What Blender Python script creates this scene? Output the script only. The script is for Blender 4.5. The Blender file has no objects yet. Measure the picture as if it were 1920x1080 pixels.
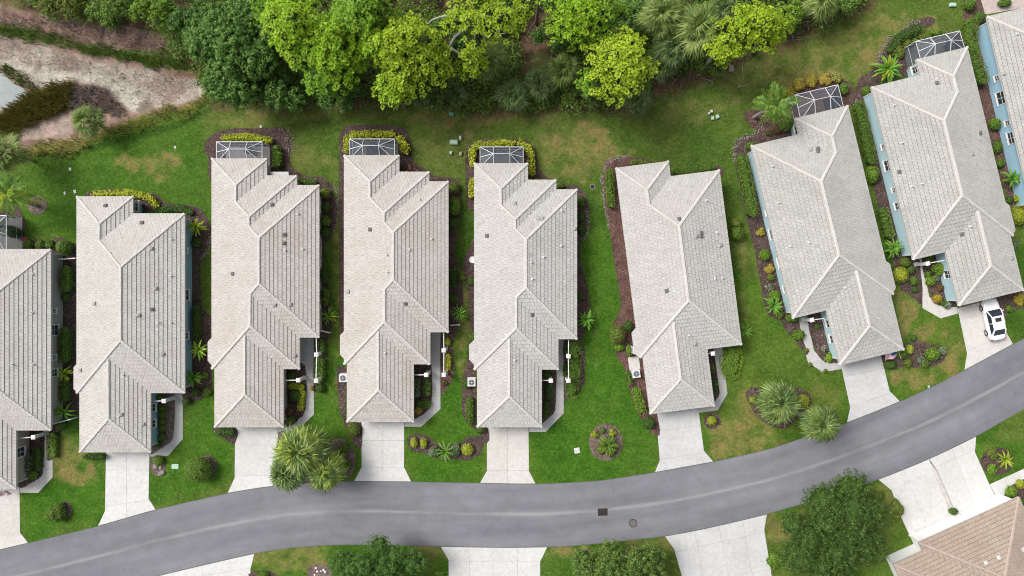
import bpy, bmesh, math, random
import numpy as np
from mathutils import Vector, Matrix

rng = np.random.default_rng(7)
random.seed(7)
S = bpy.context.scene
COL = S.collection
R = math.radians

# ------------------------------------------------------------------ camera, sky, sun, exposure
CAM_H = 77.6
FPX = 1280.0
cam_d = bpy.data.cameras.new('camera')
cam = bpy.data.objects.new('camera', cam_d)
COL.objects.link(cam)
cam.location = (0, 0, CAM_H)
cam.rotation_euler = (0, 0, 0)
cam_d.sensor_width = 36.0
cam_d.lens = 24.0
cam_d.clip_start = 0.5
cam_d.clip_end = 3000.0
S.camera = cam

world = bpy.data.worlds.new('World')
S.world = world
world.use_nodes = True
wn = world.node_tree.nodes
wl = world.node_tree.links
wn.clear()
sky = wn.new('ShaderNodeTexSky')
sky.sky_type = 'NISHITA'
sky.sun_disc = False
SUN_EL, SUN_AZ = 50.0, 298.0          # azimuth clockwise from +Y: light comes from the upper left
sky.sun_elevation = R(SUN_EL)
sky.sun_rotation = R(SUN_AZ)
sky.air_density = 1.0
sky.dust_density = 6.0
sky.ozone_density = 1.0
hsv = wn.new('ShaderNodeHueSaturation')
hsv.inputs['Saturation'].default_value = 0.40
bg = wn.new('ShaderNodeBackground')
bg.inputs['Strength'].default_value = 0.107
wo = wn.new('ShaderNodeOutputWorld')
wl.new(sky.outputs[0], hsv.inputs['Color'])
wl.new(hsv.outputs[0], bg.inputs['Color'])
wl.new(bg.outputs[0], wo.inputs['Surface'])

sun_d = bpy.data.lights.new('sun', 'SUN')
sun_d.energy = 1.65
sun_d.angle = R(22)
sun_d.color = (1.0, 0.98, 0.945)
sun = bpy.data.objects.new('sun', sun_d)
COL.objects.link(sun)
sun.location = (-40, 30, 90)
sdir = Vector((math.sin(R(SUN_AZ)) * math.cos(R(SUN_EL)), math.cos(R(SUN_AZ)) * math.cos(R(SUN_EL)), math.sin(R(SUN_EL))))
sun.rotation_euler = sdir.to_track_quat('Z', 'Y').to_euler()

S.view_settings.view_transform = 'Standard'
S.view_settings.look = 'None'
S.view_settings.gamma = 1.0
S.view_settings.use_curve_mapping = False
S.view_settings.exposure = 0.55
S.cycles.filter_width = 1.05

# ------------------------------------------------------------------ helpers
def P(px, py, z=0.0):
    k = (CAM_H - z) / FPX
    return ((px - 960.0) * k, (540.0 - py) * k)

def P3(px, py, z=0.0):
    x, y = P(px, py, z)
    return Vector((x, y, z))

M2 = CAM_H / FPX            # metres per pixel on the ground

def tag(o, label=None, cat=None, group=None, kind=None):
    if label: o['label'] = label
    if cat: o['category'] = cat
    if group: o['group'] = group
    if kind: o['kind'] = kind
    return o

def link(name, me, mats=None, parent=None, loc=None):
    o = bpy.data.objects.new(name, me)
    COL.objects.link(o)
    if mats is not None:
        for m in (mats if isinstance(mats, (list, tuple)) else [mats]):
            me.materials.append(m)
    if parent is not None: o.parent = parent
    if loc is not None: o.location = loc
    return o

def empty(name, loc, rz=0.0):
    o = bpy.data.objects.new(name, None)
    o.empty_display_size = 0.5
    COL.objects.link(o)
    o.location = loc
    o.rotation_euler = (0, 0, rz)
    return o

def pyd(name, V, F, mats, parent=None, loc=None, mi=None, smooth=False):
    me = bpy.data.meshes.new(name)
    me.from_pydata([tuple(v) for v in V], [], F)
    if mi is not None:
        me.polygons.foreach_set('material_index', np.array(mi, dtype=np.int32))
    if smooth:
        me.polygons.foreach_set('use_smooth', np.ones(len(F), dtype=bool))
    me.update()
    return link(name, me, mats, parent, loc)

def arr_mesh(name, V, F):
    """V (n,3) float, F (m,k) int -> mesh"""
    V = np.asarray(V, dtype=np.float32); F = np.asarray(F, dtype=np.int32)
    me = bpy.data.meshes.new(name)
    m, k = F.shape
    me.vertices.add(len(V)); me.vertices.foreach_set('co', V.ravel())
    me.loops.add(m * k); me.loops.foreach_set('vertex_index', F.ravel())
    me.polygons.add(m)
    me.polygons.foreach_set('loop_start', np.arange(0, m * k, k, dtype=np.int32))
    me.polygons.foreach_set('loop_total', np.full(m, k, dtype=np.int32))
    me.update(calc_edges=True)
    return me

class MB:
    """collects simple solids; build() links them as one mesh"""
    def __init__(s): s.V = []; s.F = []; s.M = []
    def add(s, V, F, m=0):
        b = len(s.V); s.V += [tuple(v) for v in V]
        for f in F: s.F.append([b + i for i in f]); s.M.append(m)
    def box(s, x0, x1, y0, y1, z0, z1, m=0):
        s.add([(x0,y0,z0),(x1,y0,z0),(x1,y1,z0),(x0,y1,z0),(x0,y0,z1),(x1,y0,z1),(x1,y1,z1),(x0,y1,z1)],
              [(0,3,2,1),(4,5,6,7),(0,1,5,4),(1,2,6,5),(2,3,7,6),(3,0,4,7)], m)
    def bar(s, a, b, w, h=None, m=0):
        a = Vector(a); b = Vector(b); h = h or w
        d = (b - a).normalized()
        up = Vector((0,0,1)) if abs(d.z) < 0.9 else Vector((1,0,0))
        x = d.cross(up).normalized() * (w / 2); y = x.cross(d).normalized() * (h / 2)
        V = [a-x-y, a+x-y, a+x+y, a-x+y, b-x-y, b+x-y, b+x+y, b-x+y]
        s.add(V, [(3,2,1,0),(4,5,6,7),(0,1,5,4),(1,2,6,5),(2,3,7,6),(3,0,4,7)], m)
    def tube(s, pts, rad, n=7, m=0, cap=True):
        pts = [Vector(p) for p in pts]; b = len(s.V)
        for i, p in enumerate(pts):
            d = (pts[min(i+1, len(pts)-1)] - pts[max(i-1, 0)]).normalized()
            up = Vector((0,0,1)) if abs(d.z) < 0.9 else Vector((1,0,0))
            x = d.cross(up).normalized(); y = x.cross(d)
            for k in range(n):
                a = 2*math.pi*k/n
                s.V.append(tuple(p + (x*math.cos(a) + y*math.sin(a)) * rad[i]))
        for i in range(len(pts)-1):
            for k in range(n):
                k2 = (k+1) % n
                s.F.append([b+i*n+k, b+i*n+k2, b+(i+1)*n+k2, b+(i+1)*n+k]); s.M.append(m)
        if cap:
            s.F.append([b+k for k in range(n)][::-1]); s.M.append(m)
            s.F.append([b+(len(pts)-1)*n+k for k in range(n)]); s.M.append(m)
    def cyl(s, c, r, z0, z1, n=16, m=0, r2=None):
        r2 = r if r2 is None else r2
        s.tube([(c[0], c[1], z0), (c[0], c[1], z1)], [r, r2], n, m)
    def build(s, name, mats, parent=None, loc=None, smooth=False):
        return pyd(name, s.V, s.F, mats, parent, loc, s.M, smooth)

# ---- plane polygon clipping
def clip(poly, h):
    a, b, c = h; out = []; n = len(poly)
    for i in range(n):
        p = poly[i]; q = poly[(i+1) % n]
        dp = a*p[0]+b*p[1]+c; dq = a*q[0]+b*q[1]+c
        if dp >= 0: out.append(p)
        if (dp > 0 and dq < 0) or (dp < 0 and dq > 0):
            t = dp/(dp-dq); out.append((p[0]+(q[0]-p[0])*t, p[1]+(q[1]-p[1])*t))
    return out
def area(poly):
    return 0.5*sum(poly[i][0]*poly[(i+1)%len(poly)][1]-poly[(i+1)%len(poly)][0]*poly[i][1] for i in range(len(poly)))
def neg(h): return (-h[0], -h[1], -h[2])
def subtract(pieces, hs):
    res = []
    for pc in pieces:
        cur = pc
        for h in hs:
            o = clip(cur, neg(h))
            if len(o) > 2 and abs(area(o)) > 1e-4: res.append(o)
            cur = clip(cur, h)
            if len(cur) < 3 or abs(area(cur)) < 1e-6: break
    return res
def inset(poly, d):
    """offset a CCW polygon inwards by d"""
    n = len(poly); L = []
    for i in range(n):
        p = Vector(poly[i]); q = Vector(poly[(i+1)%n]); t = (q-p).normalized(); nn = Vector((-t.y, t.x))
        L.append((p + nn*d, t))
    out = []
    for i in range(n):
        (p, t), (q, u) = L[i-1], L[i]
        den = t.x*u.y - t.y*u.x
        if abs(den) < 1e-6: out.append((q.x, q.y)); continue
        w = q-p; s_ = (w.x*u.y - w.y*u.x)/den
        r = p + t*s_; out.append((r.x, r.y))
    return out
def ccw(poly): return list(poly) if area(poly) > 0 else list(poly)[::-1]
def smooth_poly(pts, n=5):
    """closed Hermite curve whose tangents never outrun the shorter neighbour"""
    q = [np.array(p, float) for p in pts]; m = len(q); T = []
    for i in range(m):
        a, b, c = q[i-1], q[i], q[(i+1) % m]; d = c-a; L = np.linalg.norm(d)
        T.append(d/(L+1e-9)*min(np.linalg.norm(b-a), np.linalg.norm(c-b)))
    out = []
    for i in range(m):
        p1, p2, t1, t2 = q[i], q[(i+1) % m], T[i], T[(i+1) % m]
        for j in range(n):
            t = j/n; out.append(tuple((2*t**3-3*t*t+1)*p1+(t**3-2*t*t+t)*t1+(-2*t**3+3*t*t)*p2+(t**3-t*t)*t2))
    return out

# ------------------------------------------------------------------ materials
def new_mat(name):
    m = bpy.data.materials.new(name); m.use_nodes = True
    nt = m.node_tree; nt.nodes.clear()
    out = nt.nodes.new('ShaderNodeOutputMaterial')
    b = nt.nodes.new('ShaderNodeBsdfPrincipled')
    nt.links.new(b.outputs[0], out.inputs[0])
    return m, nt, b, out
def N(nt, t, **kw):
    n = nt.nodes.new(t)
    for k, v in kw.items():
        if k.startswith('i_'): n.inputs[k[2:].replace('_', ' ')].default_value = v
        else: setattr(n, k, v)
    return n
def ramp(nt, fac, stops):
    r = nt.nodes.new('ShaderNodeValToRGB'); e = r.color_ramp.elements
    while len(e) < len(stops): e.new(0.5)
    for k, (p, c) in enumerate(stops):
        e[k].position = p; e[k].color = (c[0], c[1], c[2], 1)
    nt.links.new(fac, r.inputs[0]); return r.outputs[0]
def noise(nt, scale, detail=4, rough=0.6, vec=None, dist=0.0):
    n = N(nt, 'ShaderNodeTexNoise'); n.inputs['Scale'].default_value = scale
    n.inputs['Detail'].default_value = detail; n.inputs['Roughness'].default_value = rough
    n.inputs['Distortion'].default_value = dist
    if vec is not None: nt.links.new(vec, n.inputs['Vector'])
    return n.outputs['Fac']
def mixc(nt, fac, a, b, mode='MIX'):
    m = N(nt, 'ShaderNodeMix', data_type='RGBA', blend_type=mode)
    for sock, v in ((0, fac), (6, a), (7, b)):
        if isinstance(v, (int, float)): m.inputs[sock].default_value = v
        elif isinstance(v, tuple): m.inputs[sock].default_value = (*v[:3], 1)
        else: nt.links.new(v, m.inputs[sock])
    return m.outputs[2]
def math_n(nt, op, a, b=None, c=None):
    m = N(nt, 'ShaderNodeMath', operation=op)
    for i, v in enumerate((a, b, c)):
        if v is None: continue
        if isinstance(v, (int, float)): m.inputs[i].default_value = v
        else: nt.links.new(v, m.inputs[i])
    return m.outputs[0]
def bump(nt, b, h, strength=0.3, dist=0.02):
    n = N(nt, 'ShaderNodeBump'); n.inputs['Strength'].default_value = strength; n.inputs['Distance'].default_value = dist
    nt.links.new(h, n.inputs['Height']); nt.links.new(n.outputs[0], b.inputs['Normal'])
def objco(nt):
    return N(nt, 'ShaderNodeTexCoord').outputs['Object']

def mat_plain(name, c, rough=0.6, var=0.12, scale=2.0, metal=0.0, spec=0.3, bumps=0.1):
    m, nt, b, o = new_mat(name); v = objco(nt)
    n1 = noise(nt, scale, 5, 0.65, v)
    lo = tuple(x*(1-var) for x in c); hi = tuple(min(1, x*(1+var)) for x in c)
    nt.links.new(ramp(nt, n1, [(0.3, lo), (0.7, hi)]), b.inputs['Base Color'])
    b.inputs['Roughness'].default_value = rough; b.inputs['Metallic'].default_value = metal
    b.inputs['Specular IOR Level'].default_value = spec
    if bumps: bump(nt, b, noise(nt, scale*12, 3, 0.6, v), bumps, 0.01)
    return m

def mat_leaf(name, dark, mid, light, trans=0.25, rough=0.55, wobj=0.28):
    m, nt, b, o = new_mat(name)
    g = N(nt, 'ShaderNodeNewGeometry'); oi = N(nt, 'ShaderNodeObjectInfo')
    f = math_n(nt, 'ADD', math_n(nt, 'MULTIPLY', g.outputs['Random Per Island'], 1-wobj), math_n(nt, 'MULTIPLY', oi.outputs['Random'], wobj))
    c = ramp(nt, f, [(0.08, dark), (0.5, mid), (0.92, light)])
    nt.links.new(c, b.inputs['Base Color'])
    b.inputs['Roughness'].default_value = rough; b.inputs['Specular IOR Level'].default_value = 0.25
    tr = N(nt, 'ShaderNodeBsdfTranslucent'); nt.links.new(c, tr.inputs['Color'])
    mx = N(nt, 'ShaderNodeMixShader'); mx.inputs[0].default_value = trans
    nt.links.new(b.outputs[0], mx.inputs[1]); nt.links.new(tr.outputs[0], mx.inputs[2]); nt.links.new(mx.outputs[0], o.inputs[0])
    return m

def mat_tile(name, c, stain, amount=0.5):
    """weathered flat concrete roof tile; every tile its own tone"""
    m, nt, b, o = new_mat(name); v = objco(nt)
    g = N(nt, 'ShaderNodeNewGeometry')
    base = ramp(nt, g.outputs['Random Per Island'], [(0.0, tuple(x*0.86 for x in c)), (0.06, tuple(x*0.95 for x in c)), (0.5, c), (1.0, tuple(min(1, x*1.04) for x in c))])
    big = noise(nt, 0.30, 6, 0.68, v, 0.8)
    c2 = mixc(nt, math_n(nt, 'MULTIPLY', ramp(nt, big, [(0.42, (0,0,0)), (0.68, (1,1,1))]), amount), base, stain)
    fine = noise(nt, 5.0, 4, 0.7, v)
    c3 = mixc(nt, 1.0, c2, ramp(nt, fine, [(0.3, (0.78,0.775,0.76)), (0.68, (1.08,1.08,1.08))]), 'MULTIPLY')
    nt.links.new(c3, b.inputs['Base Color'])
    b.inputs['Roughness'].default_value = 0.85; b.inputs['Specular IOR Level'].default_value = 0.15
    bump(nt, b, noise(nt, 40, 3, 0.6, v), 0.15, 0.01)
    return m

MT = {}
MT['tile_warm'] = mat_tile('tile_warm', (0.50,0.485,0.46), (0.42,0.395,0.36), 0.6)
MT['tile_pink'] = mat_tile('tile_pink', (0.495,0.473,0.447), (0.44,0.385,0.34), 0.7)
MT['tile_grey'] = mat_tile('tile_grey', (0.485,0.475,0.455), (0.41,0.395,0.37), 0.6)
MT['tile_cool'] = mat_tile('tile_cool', (0.455,0.447,0.425), (0.365,0.36,0.335), 0.7)
MT['tile_brown'] = mat_tile('tile_brown', (0.40,0.325,0.268), (0.32,0.245,0.20), 0.6)
MT['cap_pale'] = mat_plain('cap_pale', (0.525,0.505,0.475), 0.85, 0.08, 1.2)
MT['cap_brown'] = mat_plain('cap_brown', (0.40,0.325,0.275), 0.85, 0.1, 1.2)
MT['tile_edge'] = mat_plain('tile_edge', (0.18,0.165,0.145), 0.9, 0.25, 1.5)  # dark butt faces: shade between courses put into the colour, over mildew
MT['edge_brown'] = mat_plain('edge_brown', (0.10,0.07,0.055), 0.9, 0.25, 1.5)  # same painted course shade for the brown roof
MT['patio_dark'] = mat_plain('patio_dark', (0.26,0.26,0.265), 0.85, 0.12, 2)
MT['joint'] = mat_plain('joint', (0.27,0.26,0.24), 0.9, 0.2, 3)
MT['felt'] = mat_plain('felt', (0.15,0.14,0.13), 0.9, 0.15, 3)
MT['white_paint'] = mat_plain('white_paint', (0.66,0.66,0.64), 0.5, 0.04, 1)
MT['white_metal'] = mat_plain('white_metal', (0.60,0.62,0.65), 0.4, 0.04, 2, 0.0, 0.4, 0)
MT['fascia'] = mat_plain('fascia', (0.55,0.53,0.50), 0.55, 0.06, 1)
MT['wall_taupe'] = mat_plain('wall_taupe', (0.36,0.31,0.26), 0.9, 0.05, 0.6)
MT['wall_teal'] = mat_plain('wall_teal', (0.22,0.40,0.47), 0.9, 0.05, 0.6)
MT['wall_grey'] = mat_plain('wall_grey', (0.42,0.40,0.37), 0.9, 0.05, 0.6)
MT['wall_blue'] = mat_plain('wall_blue', (0.42,0.60,0.66), 0.9, 0.05, 0.6)
MT['wall_sky'] = mat_plain('wall_sky', (0.33,0.53,0.66), 0.9, 0.05, 0.6)
MT['wall_white'] = mat_plain('wall_white', (0.80,0.80,0.79), 0.85, 0.03, 0.6)
MT['glass'] = mat_plain('glass', (0.03,0.04,0.055), 0.08, 0.2, 0.8, 0, 0.6, 0)
MT['vent'] = mat_plain('vent', (0.135,0.13,0.125), 0.7, 0.15, 4)
MT['vent_pale'] = mat_plain('vent_pale', (0.33,0.32,0.31), 0.7, 0.15, 4)
MT['black'] = mat_plain('black', (0.02,0.02,0.022), 0.6, 0.2, 4)
MT['dark_grey'] = mat_plain('dark_grey', (0.07,0.07,0.075), 0.7, 0.2, 4)
MT['bark'] = mat_plain('bark', (0.16,0.125,0.10), 0.95, 0.35, 3, bumps=0.6)
MT['bark_pale'] = mat_plain('bark_pale', (0.40,0.37,0.34), 0.95, 0.25, 3, bumps=0.5)
MT['palm_trunk'] = mat_plain('palm_trunk', (0.30,0.27,0.24), 0.95, 0.3, 4, bumps=0.6)
MT['stone'] = mat_plain('stone', (0.235,0.205,0.19), 0.9, 0.3, 3, bumps=0.4)
MT['red_stone'] = mat_plain('red_stone', (0.34,0.15,0.12), 0.9, 0.3, 3, bumps=0.4)
MT['green_box'] = mat_plain('green_box', (0.36,0.55,0.42), 0.55, 0.08, 3)
MT['teal_box'] = mat_plain('teal_box', (0.20,0.52,0.48), 0.55, 0.08, 3)
MT['iron'] = mat_plain('iron', (0.045,0.042,0.045), 0.7, 0.3, 5, 0.3)
MT['red_mat'] = mat_plain('red_mat', (0.42,0.10,0.09), 0.9, 0.15, 3)
MT['brown_paver'] = mat_plain('brown_paver', (0.27,0.17,0.13), 0.9, 0.2, 3)
MT['paver_pale'] = mat_plain('paver_pale', (0.50,0.46,0.44), 0.9, 0.15, 2)
MT['lid'] = mat_plain('lid', (0.52,0.52,0.50), 0.8, 0.1, 2)
MT['pink_paver'] = mat_plain('pink_paver', (0.46,0.38,0.35), 0.9, 0.2, 2)

def mat_concrete(name, c, stain):
    m, nt, b, o = new_mat(name); v = N(nt, 'ShaderNodeNewGeometry').outputs['Position']
    n1 = noise(nt, 0.35, 6, 0.65, v, 0.4); n2 = noise(nt, 2.2, 5, 0.7, v); n3 = noise(nt, 22, 3, 0.6, v)
    c1 = mixc(nt, math_n(nt, 'MULTIPLY', ramp(nt, n1, [(0.42,(0,0,0)),(0.72,(1,1,1))]), 0.55), c, stain)
    c2 = mixc(nt, 1.0, c1, ramp(nt, n2, [(0.28,(0.86,0.85,0.835)),(0.62,(1.03,1.03,1.03))]), 'MULTIPLY')
    c3 = mixc(nt, 1.0, c2, ramp(nt, n3, [(0.2,(0.95,0.95,0.95)),(0.7,(1.02,1.02,1.02))]), 'MULTIPLY')
    sp_ = ramp(nt, noise(nt, 1.1, 3, 0.55, v, 0.3), [(0.66,(0,0,0)),(0.76,(1,1,1))])
    c3 = mixc(nt, math_n(nt, 'MULTIPLY', sp_, 0.30), c3, (0.34,0.32,0.29))
    oi = N(nt, 'ShaderNodeObjectInfo')
    c4 = mixc(nt, 1.0, c3, ramp(nt, oi.outputs['Random'], [(0,(0.95,0.95,0.945)),(1,(1.02,1.02,1.02))]), 'MULTIPLY')
    nt.links.new(c4, b.inputs['Base Color']); b.inputs['Roughness'].default_value = 0.9; b.inputs['Specular IOR Level'].default_value = 0.2
    bump(nt, b, n3, 0.15, 0.01); return m
MT['concrete'] = mat_concrete('concrete', (0.60,0.60,0.59), (0.49,0.475,0.45))
MT['concrete_warm'] = mat_concrete('concrete_warm', (0.575,0.555,0.53), (0.48,0.455,0.42))
MT['concrete_grey'] = mat_concrete('concrete_grey', (0.53,0.535,0.535), (0.41,0.405,0.395))
MT['concrete_walk'] = mat_concrete('concrete_walk', (0.46,0.457,0.45), (0.40,0.395,0.385))

def mat_ground(name, fleck=0.0, rough=0.95):
    m, nt, b, o = new_mat(name); v = N(nt, 'ShaderNodeNewGeometry').outputs['Position']
    a = N(nt, 'ShaderNodeVertexColor', layer_name='tint').outputs['Color']
    n1 = noise(nt, 0.8, 5, 0.7, v, 0.5); n2 = noise(nt, 3.2, 5, 0.75, v, 0.4); n3 = noise(nt, 9.0, 4, 0.8, v, 0.3)
    c = mixc(nt, 1.0, a, ramp(nt, n1, [(0.32,(0.72,0.76,0.72)),(0.68,(1.28,1.20,1.20))]), 'MULTIPLY')
    if fleck:                                     # straw coloured blades scattered through the sward
        c = mixc(nt, math_n(nt, 'MULTIPLY', ramp(nt, n2, [(0.50,(0,0,0)),(0.68,(1,1,1))]), fleck), c, (0.17,0.165,0.055))
        # faint mowing swaths
    c = mixc(nt, 1.0, c, ramp(nt, n2, [(0.30,(0.62,0.66,0.62)),(0.70,(1.32,1.26,1.20))]), 'MULTIPLY')
    c = mixc(nt, 1.0, c, ramp(nt, n3, [(0.32,(0.52,0.56,0.52)),(0.68,(1.50,1.44,1.40))]), 'MULTIPLY')
    nt.links.new(c, b.inputs['Base Color']); b.inputs['Roughness'].default_value = rough; b.inputs['Specular IOR Level'].default_value = 0.1
    bump(nt, b, n3, 0.6, 0.05); return m
MT['ground'] = mat_ground('ground'); MT['turf'] = mat_ground('turf', 0.24)

def mat_mulch(name, c0, c1, c2):
    m, nt, b, o = new_mat(name); v = N(nt, 'ShaderNodeNewGeometry').outputs['Position']
    n1 = noise(nt, 0.9, 5, 0.65, v); n2 = noise(nt, 6.5, 5, 0.8, v, 1.2)
    c = ramp(nt, n2, [(0.36, c0), (0.50, c1), (0.66, c2)])
    c = mixc(nt, 1.0, c, ramp(nt, n1, [(0.3,(0.60,0.60,0.62)),(0.7,(1.35,1.28,1.26))]), 'MULTIPLY')
    nt.links.new(c, b.inputs['Base Color']); b.inputs['Roughness'].default_value = 0.95; b.inputs['Specular IOR Level'].default_value = 0.1
    bump(nt, b, n2, 0.9, 0.08); return m
MT['mulch'] = mat_mulch('mulch', (0.030,0.021,0.019), (0.085,0.059,0.052), (0.20,0.15,0.137))
MT['mulch_pale'] = mat_mulch('mulch_pale', (0.055,0.042,0.036), (0.155,0.118,0.102), (0.34,0.28,0.25))
MT['mulch_red'] = mat_mulch('mulch_red', (0.045,0.026,0.022), (0.12,0.07,0.058), (0.25,0.165,0.145))
MT['chips'] = mat_leaf('chips', (0.05,0.034,0.028), (0.13,0.09,0.075), (0.36,0.30,0.27), 0.0, 0.95)

def mat_road():
    m, nt, b, o = new_mat('asphalt'); pos = N(nt, 'ShaderNodeNewGeometry').outputs['Position']
    uv = N(nt, 'ShaderNodeUVMap', uv_map='along'); sp = N(nt, 'ShaderNodeSeparateXYZ'); nt.links.new(uv.outputs[0], sp.inputs[0])
    U, Vv = sp.outputs[0], sp.outputs[1]
    cb = N(nt, 'ShaderNodeCombineXYZ'); nt.links.new(math_n(nt,'MULTIPLY',U,0.10), cb.inputs[0]); nt.links.new(math_n(nt,'MULTIPLY',Vv,5.0), cb.inputs[1])
    streak = noise(nt, 1.0, 5, 0.65, cb.outputs[0], 0.3)
    cb2 = N(nt, 'ShaderNodeCombineXYZ'); nt.links.new(math_n(nt,'MULTIPLY',U,0.03), cb2.inputs[0]); nt.links.new(math_n(nt,'MULTIPLY',Vv,1.6), cb2.inputs[1])
    patch = noise(nt, 2.2, 3, 0.5, cb2.outputs[0])
    fine = noise(nt, 30, 3, 0.7, pos); mott = noise(nt, 0.6, 5, 0.6, pos)
    c = ramp(nt, streak, [(0.3,(0.172,0.173,0.190)),(0.7,(0.200,0.201,0.218))])
    c = mixc(nt, 1.0, c, ramp(nt, patch, [(0.35,(0.86,0.86,0.87)),(0.65,(1.1,1.1,1.1))]), 'MULTIPLY')
    c = mixc(nt, 1.0, c, ramp(nt, mott, [(0.3,(0.9,0.9,0.9)),(0.7,(1.08,1.08,1.08))]), 'MULTIPLY')
    c = mixc(nt, 1.0, c, ramp(nt, fine, [(0.25,(0.74,0.74,0.74)),(0.75,(1.24,1.24,1.24))]), 'MULTIPLY')
    # pale line of washed-in silt along the low centre seam
    cbw = N(nt, 'ShaderNodeCombineXYZ'); nt.links.new(math_n(nt,'MULTIPLY',U,0.085), cbw.inputs[0])
    wob = math_n(nt, 'MULTIPLY', math_n(nt, 'SUBTRACT', noise(nt, 1.0, 4, 0.6, cbw.outputs[0]), 0.5), 0.075)
    d = math_n(nt, 'ABSOLUTE', math_n(nt, 'SUBTRACT', math_n(nt, 'ADD', Vv, wob), 0.475))
    cbs = N(nt, 'ShaderNodeCombineXYZ'); nt.links.new(math_n(nt,'MULTIPLY',U,0.16), cbs.inputs[0]); cbs.inputs[1].default_value = 5.0
    wid = math_n(nt, 'ADD', math_n(nt, 'MULTIPLY', noise(nt, 1.0, 3, 0.6, cbs.outputs[0]), 0.075), 0.004)
    lin = math_n(nt, 'SMOOTH_MIN', 1.0, math_n(nt, 'MAXIMUM', math_n(nt, 'SUBTRACT', 1.0, math_n(nt, 'DIVIDE', d, wid)), 0.0), 0.1)
    lin = math_n(nt, 'MULTIPLY', lin, ramp(nt, noise(nt, 1.4, 5, 0.7, cb.outputs[0]), [(0.34,(0.2,)*3),(0.60,(1,1,1))]))
    c = mixc(nt, math_n(nt, 'MULTIPLY', lin, 0.8), c, (0.31,0.305,0.303))
    vo = N(nt, 'ShaderNodeTexVoronoi', feature='DISTANCE_TO_EDGE'); vo.inputs['Scale'].default_value = 0.16
    wv = N(nt, 'ShaderNodeVectorMath', operation='ADD'); nz = N(nt, 'ShaderNodeTexNoise'); nz.inputs['Scale'].default_value = 0.7; nz.inputs['Detail'].default_value = 5
    nt.links.new(pos, nz.inputs['Vector']); nt.links.new(pos, wv.inputs[0]); nt.links.new(nz.outputs['Color'], wv.inputs[1]); nt.links.new(wv.outputs[0], vo.inputs['Vector'])
    crack = math_n(nt, 'LESS_THAN', vo.outputs['Distance'], 0.0045)
    crack = math_n(nt, 'MULTIPLY', crack, ramp(nt, noise(nt, 0.12, 2, 0.5, pos), [(0.52,(0,0,0)),(0.58,(1,1,1))]))
    c = mixc(nt, math_n(nt, 'MULTIPLY', crack, 0.18), c, (0.07,0.068,0.07))
    spots = ramp(nt, noise(nt, 1.3, 2, 0.5, pos), [(0.70,(0,0,0)),(0.76,(1,1,1))])
    c = mixc(nt, math_n(nt, 'MULTIPLY', spots, 0.35), c, (0.09,0.088,0.092))
    # darker line where the tarmac meets the turf
    e = math_n(nt, 'MINIMUM', Vv, math_n(nt, 'SUBTRACT', 1.0, Vv))
    ed = math_n(nt, 'MAXIMUM', math_n(nt, 'SUBTRACT', 1.0, math_n(nt, 'DIVIDE', e, 0.014)), 0.0)
    c = mixc(nt, math_n(nt, 'MULTIPLY', ed, 0.65), c, (0.06,0.055,0.045))
    nt.links.new(c, b.inputs['Base Color']); b.inputs['Roughness'].default_value = 0.85; b.inputs['Specular IOR Level'].default_value = 0.25
    bump(nt, b, fine, 0.2, 0.01); return m
MT['road'] = mat_road()

def mat_screen():
    m, nt, b, o = new_mat('insect_screen')
    b.inputs['Base Color'].default_value = (0.085,0.095,0.12,1); b.inputs['Roughness'].default_value = 0.6
    t = N(nt, 'ShaderNodeBsdfTransparent'); mx = N(nt, 'ShaderNodeMixShader'); mx.inputs[0].default_value = 0.5
    nt.links.new(t.outputs[0], mx.inputs[1]); nt.links.new(b.outputs[0], mx.inputs[2]); nt.links.new(mx.outputs[0], o.inputs[0]); return m
MT['screen'] = mat_screen()
def mat_water():
    m, nt, b, o = new_mat('pond_water'); v = N(nt, 'ShaderNodeNewGeometry').outputs['Position']
    nt.links.new(ramp(nt, noise(nt, 0.4, 4, 0.6, v), [(0.35,(0.17,0.205,0.20)),(0.65,(0.27,0.30,0.295))]), b.inputs['Base Color'])
    b.inputs['Roughness'].default_value = 0.3; b.inputs['Specular IOR Level'].default_value = 0.1; bump(nt, b, noise(nt, 3, 3, 0.5, v), 0.1, 0.02); return m
MT['water'] = mat_water()

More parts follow.
